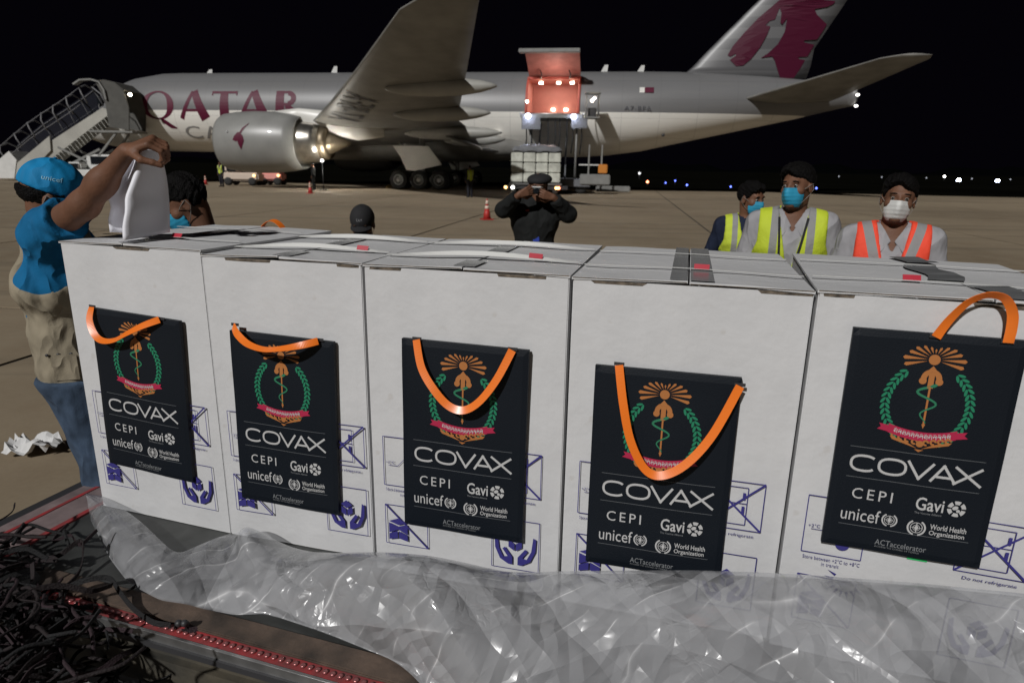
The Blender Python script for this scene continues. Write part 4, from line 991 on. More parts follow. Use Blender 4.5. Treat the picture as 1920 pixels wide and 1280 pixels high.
v = Vector(tl_(290, 262, 2.10)) - Vector(tl_(238, 284, 2.10)); JL['hdR'] = tuple(v)
pn = Vector(tl_(262, 330, 2.14)) - Vector(tl_(262, 262, 2.10)); JL['pnR'] = tuple(pn)
eL, DL, RhL = person('man in bright blue cap and beige vest raising a sheet of paper at far left', LL, YAWL, JL, head=(R(6), R(-14), R(4)), hands='R', curl=(1.0, .5), rad=.95, seed=3,
       wear=dict(shirt=(BLUET, .55), shirt_infl=.016, vest=(vestm, .86, .150), vest_infl=.022, arm_z=1.27, arm_k=1.3, trousers=JEANS, waist_z=.895, mask=NAVYM, cap=cloth('bright_blue_cap', (.006, .22, .48), .7)), hstep=.0045)
# lettering on the cap back, belt, eyelets and pocket of the vest
vs, fs = fit_text('unicef', -.045, 0, .045, .022)
def onhead(u, v, a0=2.05, z0=.075):
    a = a0 + u / .09; rz = math.sqrt(max(0, 1 - ((z0 + v - .045) / .1) ** 2)); return Vector(DL['head'] + RhL @ np.array([.0885 * rz * math.sin(a), -.014 + .1085 * rz * math.cos(a), z0 + v]))
capo = [c for c in eL.children if c.name.startswith('cap')][0]
link('cap_lettering', mesh_from([onhead(-u * .62, v * .7, 1.45) for u, v in vs], fs, mat('pale_blue_print', (.3, .6, .75), .6)), capo)
bl = MB(); pel = DL['pelvis']; ring = [(pel[0] + .172 * math.sin(a), pel[1] + .118 * math.cos(a), .87 - .006 * math.cos(a)) for a in np.linspace(0, 2 * math.pi, 25)]
bl.ribbon(ring, (0, 0, 1), .034, .004).build('belt', M_black, eL)
for i, f in enumerate((.0, .035, .075)): MB().lathe([(.006, 0), (.006, .002), (.002, .003)], Matrix.Translation((.178, -.01 + f, 1.00)) @ Matrix.Rotation(R(90), 4, 'Y'), 8).build('eyelet', M_dark_metal, eL)
pk_ = MB().box((.175, .0, .90), (.190, .09, 1.0), bev=.006); pk_.build('pocket', vestm, eL)

# the sheet of paper in his hand: hangs and curls
def paper():
    m_ = mat('white_paper', (.82, .82, .88), .6, noise=.04, nscale=3)
    b = MB(); nu, nv = 34, 22; vs = []
    P0 = at(272, 272, Y=2.12)
    for j in range(nv):
        v = j / (nv - 1)
        xl = np.interp(v, [0, .15, .55, .7, .85, 1], [240, 232, 190, 200, 196, 203]); xr = np.interp(v, [0, .3, 1], [292, 299, 309]); yy = 276 + v * 160
        for i in range(nu):
            u = i / (nu - 1); a = at(xl + (xr - xl) * u, yy + 8 * math.sin(u * 3) * v, Y=2.16)
            fold = .075 * math.sin(u * 7.2 + .6 - v * .8) * (.25 + v) + .03 * math.sin(u * 15 + v * 2.) * v
            vs.append(a + Vector((0, fold, 0)))
    b.add(vs, [(j * nu + i, j * nu + i + 1, (j + 1) * nu + i + 1, (j + 1) * nu + i) for j in range(nv - 1) for i in range(nu - 1)], True)
    o = b.build('paper_sheet', m_, label='large curled white paper sheet hanging from the raised hand', cat='paper')
    sm = o.modifiers.new('thickness', 'SOLIDIFY'); sm.thickness = .0008
paper()

# man bending behind the first carton: dark hair, blue mask
L2 = Vector((-1.43, 3.02, 0)); YAW2 = R(108)
h2 = to_local(at(347, 383, Y=3.0), L2, YAW2)
person('dark haired man in teal shirt and blue mask looking down behind the leftmost carton', L2, YAW2, dict(head=h2, neck=(h2[0] * .6, h2[1] - .075, h2[2] - .15), shR=(.17, .0, 1.26), shL=(-.17, .0, 1.26), chest=(0, .02, 1.16), waist=(0, -.02, 1.02), elR=(.22, .06, 1.0), elL=(-.22, .06, 1.0), wrR=(.16, .26, .92), wrL=(-.16, .26, .92)),
       head=(R(8), R(-30), 0), wear=dict(shirt=(TEAL, .6), trousers=DARKT, mask=BLUEM), seed=5)
# person with black cap, bent low
L3 = Vector((-1.08, 4.75, 0)); h3 = to_local(at(680, 422, Y=4.7), L3, R(180))
e3, D3, R3 = person('person in black cap crouching low behind the cartons in the middle', L3, R(180), dict(head=h3, neck=(0, .0, 1.10), shR=(.17, -.01, 1.05), shL=(-.17, -.01, 1.05), chest=(0, -.02, .93), waist=(0, -.04, .76), pelvis=(0, -.1, .62), hipR=(.1, -.1, .58), hipL=(-.1, -.1, .58), kneeR=(.15, .22, .45), kneeL=(-.15, .22, .45), elR=(.26, .06, .8), elL=(-.26, .06, .8), wrR=(.15, .26, .7), wrL=(-.15, .26, .7)),
       head=(0, R(-20), 0), wear=dict(shirt=(M_black, 1.9), trousers=DARKT, mask=M_black, cap=M_black), seed=8)
vs, fs = fit_text('CAM', -.02, 0, .02, .016)
link('cap_badge', mesh_from([Vector(D3['head'] + R3 @ np.array([-u * 1.0, .094 - abs(u) * .3 - v * .35, .068 + v])) for u, v in vs] , fs, mat('grey_print', (.25, .25, .27), .6)), e3)

# photographer in black with beret
L4 = Vector((.185, 5.85, 0)); YAW4 = R(180); t4 = lambda px, py, Y: to_local(at(px, py, Y=Y), L4, YAW4)
BK = cloth('black_uniform', (.010, .011, .011), .85)
e4, D4, R4 = person('photographer in black uniform and beret holding a camera up to the face', L4, YAW4,
    dict(head=t4(1009, 352, 5.83), neck=(0, -.0, 1.41), shR=(.165, 0, 1.33), shL=(-.165, 0, 1.33), chest=(0, 0, 1.2), elR=t4(944, 393, 5.72), elL=t4(1066, 402, 5.72), wrR=t4(972, 366, 5.60), wrL=t4(1038, 370, 5.60),
         hdR=(-.8, .15, .35), hdL=(.8, .15, .2), pnR=(.0, -1, .2), pnL=(.0, -1, .2)), head=(0, R(-6), 0), hands='RL', curl=(.7, .7), seed=9,
    wear=dict(shirt=(BK, 1.9), shirt_infl=.02, trousers=DARKT, beret=M_black))
cp = t4(1005, 358, 5.62)
cb = empty('phone_camera', at(1005, 357, Y=5.64), 0, 'black camera held at the photographer face', 'camera')
MB().box((-.05, -.02, -.032), (.05, .03, .03), bev=.008).build('camera_body', M_dark_metal, cb)
MB().lathe([(.026, 0), (.026, .035), (.02, .037)], Matrix.Translation((0, -.02, -.004)) @ Matrix.Rotation(R(90), 4, 'X'), 18).build('lens', M_glass, cb)
MB().box((-.045, -.024, .024), (.04, -.018, .034)).build('top_plate', M_white_metal, cb)
MB().box((-.04, .12, 1.0), (.02, .135, 1.1), bev=.004).build('blue_pouch', mat('blue_pouch', (.02, .05, .35), .6), e4)
MB().lathe([(.02, 0), (.02, .006), (.01, .008)], Matrix.Translation((.07, .1, 1.31)) @ Matrix.Rotation(R(-90), 4, 'X'), 12).build('red_badge', mat('red_badge', (.4, .05, .04), .5), e4)

# three men on the right
hv = [('v', .075, .115), ('h', .95, 1.0)]
YEL = vest_material('yellow_hi_vis', (.50, .60, .03), hv); YEL2 = vest_material('yellow_hi_vis_plain', (.50, .60, .04), [('v', .085, .125)]); ORA = vest_material('orange_hi_vis', (.85, .07, .03), [('d', -.31, -.262), ('h', .95, 1.0)])
def standing(label, px, py, YY, yaw, hy, J, **k):
    s = k.pop('s', 1.0); ht = at(px, py, Y=YY); loc = Vector((ht.x, ht.y, 0)); zz = ht.z / s; sc = zz / 1.6 * s
    return person(label, loc, yaw, J, head=hy, s=sc, **k)
standing('young man in yellow vest and navy shirt at left of the three masked men', 1408, 374, 4.7, R(168), (R(42), R(-6), 0), dict(elR=(.27, -.06, 1.12), wrR=(.14, .17, 1.03), hdR=(-1, .3, 0), pnR=(0, -.3, -1), elL=(-.26, -.04, 1.12), wrL=(-.10, .2, 1.04), hdL=(1, .2, 0), pnL=(0, -.2, -1)),
    wear=dict(shirt=(NAVYS, 1.75), vest=(YEL2, .93, .178), trousers=DARKT, mask=BLUEM), seed=11, group='masked men standing on the apron', hands='R')
e6, D6, R6 = standing('tall man with lanyard, yellow vest and blue mask between the two other men', 1494, 352, 3.75, R(160), (R(-30), R(2), R(3)), dict(elR=(.25, -.02, 1.12), elL=(-.25, -.02, 1.12)),
    wear=dict(shirt=(GREYSH, 1.9), vest=(YEL, .72, .18), trousers=DARKT, mask=BLUEM, collar=True, v_open=.10), seed=12, group='masked men standing on the apron')
from mathutils.bvhtree import BVHTree
def on_front(e, names, x, z, off=.004):
    best = None
    for c in e.children:
        if c.name.split('.')[0] in names:
            bv = BVHTree.FromPolygons([v.co for v in c.data.vertices], [p.vertices for p in c.data.polygons]); h = bv.ray_cast(Vector((x, 1, z)), Vector((0, -1, 0)))
            if h[0] is not None and (best is None or h[0].y > best): best = h[0].y
    return (x, (best if best is not None else .12) + off, z)
ln = MB()
for sg in (1, -1):
    pts_ = [on_front(e6, ('vest', 'shirt', 'collar'), x, z, .010) for x, z in [(sg * .075 + (.028 - sg * .075) * f, 1.44 - .56 * f) for f in np.linspace(0, 1, 12)]]
    ln.ribbon(pts_, (1, 0, 0), .012, .003)
ln.build('lanyard', M_black, e6)
MB().add([on_front(e6, ('vest',), x, z, .005) for x, z in ((-.07, 1.08), (-.042, 1.08), (-.078, 1.24), (-.106, 1.24))], [(0, 1, 2, 3)]).build('vest_label', mat('white_tape', (.5, .5, .52), .5), e6)
e7, D7, R7 = standing('man in orange vest and white mask at right of the three masked men', 1683, 376, 3.4, R(156), (R(-2), R(4), R(-4)), dict(elR=(.26, .0, 1.12), elL=(-.26, .0, 1.12)),
    wear=dict(shirt=(GREYSH, 1.9), vest=(ORA, .72, .176), trousers=DARKT, mask=WHITEM, collar=True, v_open=.12), seed=13, group='masked men standing on the apron')
bp_ = on_front(e7, ('vest',), -.095, 1.22); MB().box((-.115, bp_[1] - .002, 1.20), (-.075, bp_[1] + .004, 1.225), bev=.003).build('vest_badge', mat('cream_badge', (.8, .7, .45), .4), e7)
for (px, py, YY, yaw, w, lab) in ((881, 324, 37.2, R(30), dict(shirt=(DARKT, 1.9), vest=(YEL2, .85, .19), trousers=DARKT), 'distant worker in yellow vest standing behind the landing gear'),
    (413, 314, 47, R(160), dict(shirt=(DARKT, 1.9), vest=(YEL2, .85, .19), trousers=DARKT), 'distant worker in yellow vest standing in front of the engine'),
    (587, 318, 44, R(90), dict(shirt=(BK, 1.9), trousers=BK), 'distant worker in dark clothes behind the engine exhaust'),
    (84, 300, 50, R(60), dict(shirt=(GREYSH, 1.9), vest=(YEL2, .95, .19), trousers=DARKT), 'distant worker in pale top at the foot of the boarding stairs'),
    (94, 304, 49.6, R(200), dict(shirt=(mat('red_top', (.6, .05, .04)), 1.9), trousers=DARKT), 'distant worker in red top at the foot of the boarding stairs')):
    p = at(px, py, Y=YY); person(lab, (p.x, p.y, 0), yaw, None, wear=w, fine=False, step=.03, seed=20, group='distant apron workers')
# ------------------------------------------------------------------ PALLET and cartons
A0 = at(112, 453, z=1.42); B0 = at(1532, 547, z=1.42)
TT = (B0 - A0); TT.z = 0; TT.normalize(); NN = Vector((TT.y, -TT.x, 0))       # along the row, towards the camera
DECK = .46
def ST(s, d, z): return Vector((A0.x, A0.y, 0)) + TT * s + NN * d + Vector((0, 0, z))   # d = distance in front of the carton faces
ROWM = Matrix(((TT.x, -NN.x, 0, A0.x), (TT.y, -NN.y, 0, A0.y), (0, 0, 1, 0), (0, 0, 0, 1)))  # local x along row, y to the back, z up
def row(o): o.matrix_world = ROWM.copy(); return o
def pallet():
    e = empty('cargo_pallet_deck', (0, 0, 0), 0, 'worn aluminium air cargo pallet with red trimmed rim under the cartons', 'pallet'); row(e)
    deckm = mat('scuffed_deck', (.085, .088, .085), .45, .5, noise=.45, nscale=7, bump=.1, bscale=30)
    MB().box((-.0, -.345, DECK - .02), (3.9, 1.25, DECK), bev=.002).build('deck', deckm, e)
    rimw = mat('pale_worn_rim', (.22, .17, .17), .5, noise=.4, nscale=12); redm = mat('worn_red_stripe', (.34, .03, .035), .5, noise=.5, nscale=20, var=(.15, .05, .05))
    # left rim: pale band with red stripe and dark outer edge
    MB().box((-.022, -.345, DECK - .01), (-.002, 1.25, DECK + .005)).build('red_edge', redm, e)
    MB().box((-.205, -.46, DECK - .012), (-.024, 1.25, DECK + .0), bev=.003).build('side_rim', rimw, e)
    MB().box((-.15, -.40, DECK + .0005), (-.135, 1.2, DECK + .003)).build('red_stripe', redm, e)
    MB().box((-.27, -.46, DECK - .05), (-.207, 1.25, DECK - .012), bev=.004).build('outer_lip', M_dark_metal, e)
    # front rail: brown plank-like edge, red seat track with studs, silver lip
    brown = mat('dirty_brown_edge', (.13, .092, .07), .6, .2, noise=.6, nscale=9, bump=.3, bscale=50, var=(.035, .03, .026))
    MB().box((-.0, -.42, DECK - .02), (3.9, -.347, DECK + .008), bev=.003).build('front_rim', brown, e)
    MB().box((-.0, -.457, DECK - .022), (3.9, -.422, DECK + .001)).build('seat_track', redm, e)
    stud = MB().lathe([(.0075, 0), (.0075, .004), (.004, .0055)], None, 8).mesh(mat('worn_stud', (.42, .16, .16), .3, .6))
    for i in range(130):
        o = link('track_stud', stud, e, (-.15 + i * .0215, -.4395, DECK + .0012))
    MB().box((-.0, -.468, DECK - .03), (3.9, -.459, DECK + .003), bev=.001).build('silver_lip', M_alu, e)
    # side beam of the trolley below
    MB().box((-.12, -.485, DECK - .17), (3.9, -.385, DECK - .04), bev=.02).build('side_beam', mat('muddy_beam', (.07, .06, .043), .6, noise=.6, nscale=8, bump=.4, bscale=30, var=(.03, .03, .027)), e)
    MB().box((-.12, -.475, DECK - .04), (3.9, -.385, DECK - .023)).build('beam_cap', M_dark_metal, e)
    return e
pallet()
def trolley():
    e = empty('pallet_trolley', (0, 0, 0), 0, 'dark steel trolley carrying the cargo pallet', 'trolley'); row(e)
    for y in (-.4, .4, 1.1): MB().beam((-.3, y, .24), (3.9, y, .24), .08, .1).build('cross_beam', M_dark_metal, e)
    for x in (.2, 1.4, 2.6, 3.6): MB().beam((x, -.45, .2), (x, 1.2, .2), .09, .08).build('cross_beam', M_dark_metal, e)
    MB().box((-.7, -.95, .06), (3.9, 1.2, .085), bev=.005).build('added_shade_plate', M_dark_metal, e)  # dark sheet added to stand for shade over the lit ground below
    inv = ROWM.inverted(); pp = [inv @ at(x, y, z=z_) for z_ in (.14, .128) for x, y in ((205, 1208), (362, 1240), (330, 1280), (250, 1268))]
    MB().add(pp, [(0, 1, 2, 3), (7, 6, 5, 4), (0, 4, 5, 1), (1, 5, 6, 2), (2, 6, 7, 3), (3, 7, 4, 0)]).build('step_plate', mat('pale_step_plate', (.36, .37, .37), .5, noise=.3, nscale=10), e)
    MB().beam((.62, -1.1, .18), (.95, -.5, .20), .09, .07).build('tow_bar', mat('green_grey_bar', (.05, .06, .055), .6), e)
    MB().box((.1, -.75, .2), (.26, -.62, .235), bev=.01).build('bracket', M_alu, e)
    for x in (.35, 3.2):
        for y in (-.35, 1.0):
            w = MB().lathe([(.05, -.05), (.12, -.05), (.13, 0), (.12, .05), (.05, .05)], Matrix.Translation((x, y, .13)) @ Matrix.Rotation(R(90), 4, 'X'), 20).build('wheel', M_rubber, e)
            MB().lathe([(.05, -.055), (.045, .055)], Matrix.Translation((x, y, .13)) @ Matrix.Rotation(R(90), 4, 'X'), 12).build('rim', M_grey_metal, w)
trolley()

carton_m = mat('white_carton', (.60, .585, .575), .55); n = NT(carton_m); o = n.xyz()
blot = n.noise(5, 5, rough=.6); fib = n.noise(3, 3, stretch=(60, 60, 3)); sc = n.noise(22, 4)
c = n.mix(n.ramp(blot, .35, .7), (.565, .567, .575), (.615, .615, .622)); c = n.mix(n.m('MULTIPLY', n.ramp(sc, .66, .74), .25), c, (.40, .36, .31)); n.color(c)
hgt = n.m('ADD', n.m('MULTIPLY', fib, .12), n.m('ADD', n.m('MULTIPLY', blot, 1.6), n.noise(14, 3))); n.bump(hgt, .24, .012)
kraft = mat('corrugated_kraft_edge', (.17, .135, .10), .85, noise=.5, nscale=60, var=(.03, .025, .02)); tape_m = mat('grey_packing_tape', (.20, .205, .21), .22, noise=.2, nscale=9)
strap_m = mat('white_strap', (.68, .68, .66), .35); seal_m = mat('red_seal_label', (.42, .01, .03), .4); purple = mat('purple_print', (.035, .03, .20), .6)
# printed handling marks, shared by all five cartons (x from the left edge, z above the deck)
def icons():
    lw = .0022; out = []; p = Print()
    # temperature mark
    p.frame(.04, .30, .175, .455, lw); p.line((.055, .365), (.085, .365), .0015); p.line((.085, .365), (.12, .405), .0015)
    p.ring(.13, .335, .0, .016); p.rect(.124, .34, .136, .39); p.frame(.122, .34, .138, .43, .0015)
    v, f = fit_text('+2°C', .048, .37, .075, .379); p.add(v, f)
    v, f = fit_text('Store between +2°C to +8°C', .045, .282, .175, .292); p.add(v, f); v, f = fit_text('in transit', .09, .268, .13, .277); p.add(v, f)
    out.append(p); p = Print()
    p.frame(.04, .105, .175, .235, lw); p.line((.04, .235), (.175, .105), .0045)
    p.poly([(.05, .14), (.08, .155), (.11, .14), (.11, .175), (.08, .165), (.05, .175)]); p.poly([(.05, .18), (.08, .17), (.11, .18), (.08, .192)]); p.poly([(.05, .138), (.078, .15), (.078, .125), (.05, .118)]); p.poly([(.082, .15), (.11, .138), (.11, .118), (.082, .125)])
    for k in range(9):
        a = R(150 + k * 22); cx, cy = .15, .235; p.poly([(cx + .028 * math.cos(a - .12), cy + .028 * math.sin(a - .12)), (cx + .05 * math.cos(a), cy + .05 * math.sin(a)), (cx + .028 * math.cos(a + .12), cy + .028 * math.sin(a + .12))])
    out.append(p); p = Print()
    p.frame(.37, .32, .515, .455, lw); p.line((.37, .32), (.515, .455), .005); p.line((.37, .455), (.515, .32), .005)
    p.frame(.40, .335, .475, .44, .002); p.line((.40, .395), (.475, .395), .002); p.rect(.463, .405, .470, .425); p.rect(.463, .365, .470, .387)
    v, f = fit_text('Do not refrigerate', .39, .298, .5, .309); p.add(v, f)
    out.append(p); p = Print()
    p.frame(.375, .085, .515, .245, lw)
    p.poly([(.425, .185), (.445, .2), (.465, .185), (.445, .172)]); p.poly([(.425, .18), (.443, .168), (.443, .145), (.425, .157)]); p.poly([(.447, .168), (.465, .18), (.465, .157), (.447, .145)])
    for sg in (1, -1):
        X = lambda x: .445 + sg * x
        p.poly([(X(a), b) for a, b in ((.053, .195), (.062, .19), (.06, .15), (.045, .115), (.02, .1), (.008, .1), (.008, .125), (.03, .155), (.038, .148), (.022, .125), (.035, .122), (.048, .15))])
    out.append(p); return [q.mesh(purple, lambda u, v: (u, -.0012, v)) for q in out]
icon_me = icons()
CW, CH, CD = .562, .955, .70
cor = [(112, 453), (376, 471), (377, 478), (680, 495), (682, 496), (1071, 518), (1074, 520), (1531, 547), (1535, 545), (1922, 571)]
labs = ['white carton at the far left end of the row beside the man', 'white carton second from the left in the row', 'white carton in the middle of the row of five', 'white carton fourth from the left in the row', 'white carton at the right end with the bag handle standing up']
CARTONS = []
for i in range(5):
    a = at(*cor[2 * i], z=[1.42, 1.408, 1.414, 1.412, 1.418][i]); b = at(*cor[2 * i + 1], z=[1.42, 1.408, 1.414, 1.412, 1.418][i]); zt = a.z; w = (b - a).length if i < 4 else .575
    w -= .003; yaw = math.atan2(b.y - a.y, b.x - a.x)
    if i == 0: yaw += R(.5)
    e = empty('carton', (a.x, a.y, DECK), yaw, labs[i], 'carton', 'white vaccine cartons in a row'); H = zt - DECK
    rr = random.Random(40 + i); t = .006
    # walls: outer shell with slightly bowed faces
    bm = bmesh.new(); bmesh.ops.create_cube(bm, size=1)
    for v in bm.verts: v.co = Vector(((v.co.x + .5) * w, (v.co.y + .5) * CD, (v.co.z + .5) * (H - .004)))
    bmesh.ops.subdivide_edges(bm, edges=bm.edges[:], cuts=14, use_grid_fill=True)
    for v in bm.verts:
        u = v.co.x / w; z = v.co.z / H
        bow = .006 * math.sin(math.pi * u) * math.sin(math.pi * z) + .0025 * math.sin(u * 9 + i * 2) * math.sin(z * 7 + i)
        if v.co.y < .001: v.co.y -= bow if 0 < u < 1 else 0
        if v.co.x < .001: v.co.x += .001
        if v.co.x > w - .001: v.co.x -= .001
    top = [f for f in bm.faces if all(v.co.z > H - .006 for v in f.verts)]; bmesh.ops.delete(bm, geom=top, context='FACES')
    edge = [ed for ed in bm.edges if len(ed.link_faces) == 2 and ed.calc_face_angle(0) > 1.2]; bmesh.ops.bevel(bm, geom=edge, offset=.0025, segments=2, affect='EDGES')
    me = bpy.data.meshes.new('carton_walls'); bm.to_mesh(me); bm.free(); me.materials.append(carton_m); me.polygons.foreach_set('use_smooth', [False] * len(me.polygons))
    link('carton_walls', me, e)
    # corrugated rim under the flaps
    MB().box((.003, .0005, H - .012), (w - .003, .006, H - .0042)).build('corrugated_rim', kraft, e)
    # two outer flaps meeting at the middle seam, each a board with a crisp edge
    gap = .0022; mid = w * [.47, .5, .5, .5, .6][i]
    for k, (x0, x1) in enumerate(((-.002, mid - gap), (mid + gap, w + .001))):
        lift = [.003, .006, .004, .003, .003][i] * (1 if k == 0 else .6); n_ = 8; vs = []; 
        for q in (0, 1):
            for jy in range(n_ + 1):
                for ix in range(n_ + 1):
                    u = ix / n_; vv = jy / n_; near = 1 - vv
                    edgeu = (u if k == 0 else 1 - u)
                    z = H - .001 + lift * edgeu * (near ** 3) + .0015 * math.sin(u * 6 + i + k * 2) * math.sin(vv * 5 + k) + (t if q else 0)
                    z += -.003 * (1 - edgeu) * 1 
                    vs.append((x0 + (x1 - x0) * u, -.003 + vv * (CD + .004), z))
        m1 = (n_ + 1) ** 2; N = n_ + 1; fs = []
        for jy in range(n_):
            for ix in range(n_): b_ = jy * N + ix; fs.append((b_ + m1, b_ + 1 + m1, b_ + N + 1 + m1, b_ + N + m1)); fs.append((b_, b_ + N, b_ + N + 1, b_ + 1))
        for ix in range(n_):
            fs.append((ix, ix + 1, ix + 1 + m1, ix + m1)); b_ = n_ * N + ix; fs.append((b_ + 1, b_, b_ + m1, b_ + 1 + m1)); l = ix * N; fs.append((l + N, l, l + m1, l + N + m1)); r_ = ix * N + n_; fs.append((r_, r_ + N, r_ + N + m1, r_ + m1))
        MB().add(vs, fs).build('flap', carton_m, e)
        MB().add([(x0 + .002, -.0042, H + .0002), (x1 - .002, -.0042, H + lift * (1 if k == 0 else 0) * 1.0 + .0002), (x1 - .002, -.0042, H + .0022 + lift * (1 if k == 0 else 0)), (x0 + .002, -.0042, H + .0022)], [(0, 1, 2, 3)]).build('flap_edge', kraft, e)
    ztop = H + t + .0035
    # tape strips along the seam
    tp = MB()
    if i == 4:
        for (y0, y1, dx) in ((.0, .16, .05), (.22, .50, -.02), (.56, .69, -.01)):
            nn_ = 8; vs = []
            for q in range(nn_ + 1):
                y = y0 + (y1 - y0) * q / nn_; wob = .012 * math.sin(y * 25); vs += [(mid - .045 + dx + wob, y, ztop + .001), (mid + .035 + dx + wob, y, ztop + .001 + .004 * abs(math.sin(y * 30)))]
            tp.add(vs, [(2 * q, 2 * q + 1, 2 * q + 3, 2 * q + 2) for q in range(nn_)])
            if y0 < .5: tp.build('packing_tape', tape_m, e); tp = MB()
    elif i == 3: tp.box((mid - .045, .002, ztop), (mid - .004, CD - .01, ztop + .0008)); tp.build('packing_tape', tape_m, e); tp = MB(); tp.box((mid + .004, .002, ztop), (mid + .06, CD - .01, ztop + .0008))
    else:
        tp.box((mid - .03, .01, ztop), (mid + .03, .12, ztop + .0008)); tp.build('packing_tape', tape_m, e); tp = MB(); tp.box((mid - .03, .31, ztop), (mid + .03, .5, ztop + .0008))
    tp.build('packing_tape', tape_m, e)
    # straps across the top, with the red seal on the front one
    bul = [.003, .012, .013, .004, .003][i]
    for k, y in enumerate((.17, .50)):
        n2 = 18; pts = []
        for q in range(n2 + 1):
            u = q / n2; pts.append((u * (w - .004) + .002, y + [.015, .05, .04, -.012, .0][i] * (u - .5) * (1 if k == 0 else .5), ztop + .0015 + (bul if k == 0 else bul * .7) * math.sin(math.pi * u) ** 1.6))
        tw = (lambda qi: (0, 1, .0)) if i in (0, 3, 4) else (lambda qi: (0, math.cos(.75 * math.sin(math.pi * qi / n2)), math.sin(.75 * math.sin(math.pi * qi / n2))))
        st_ = MB().ribbon(pts, tw, .0125 if i in (0, 3, 4) else .017, .0008).build('strap', strap_m, e)
        if k == 0:
            f = [.6, .86, .83, .60, .44][i]; j = int(f * n2); sp = [Vector(pts[j - 1]) + Vector((0, 0, .0016)), Vector(pts[j]) + Vector((0, 0, .0018)), Vector(pts[j + 1]) + Vector((0, 0, .0016))]
            sp = [sp[1] + (sp[0] - sp[1]) * .62, sp[1], sp[1] + (sp[2] - sp[1]) * .62]
            sp = [q_ + Vector((0, -.001, .004)) for q_ in sp]; MB().ribbon(sp, (0, .55, .83), .015, .0016).build('red_seal', seal_m, st_)
    for y in (.17, .5):
        for sx in (.0, w): pass
    # front vertical strap is absent; crushed corner notch and printed marks
    for im_ in icon_me: link('handling_mark', im_, e).location = (0.002 if i else .01, -.009, 0)
    CARTONS.append((e, w, H, yaw, a))

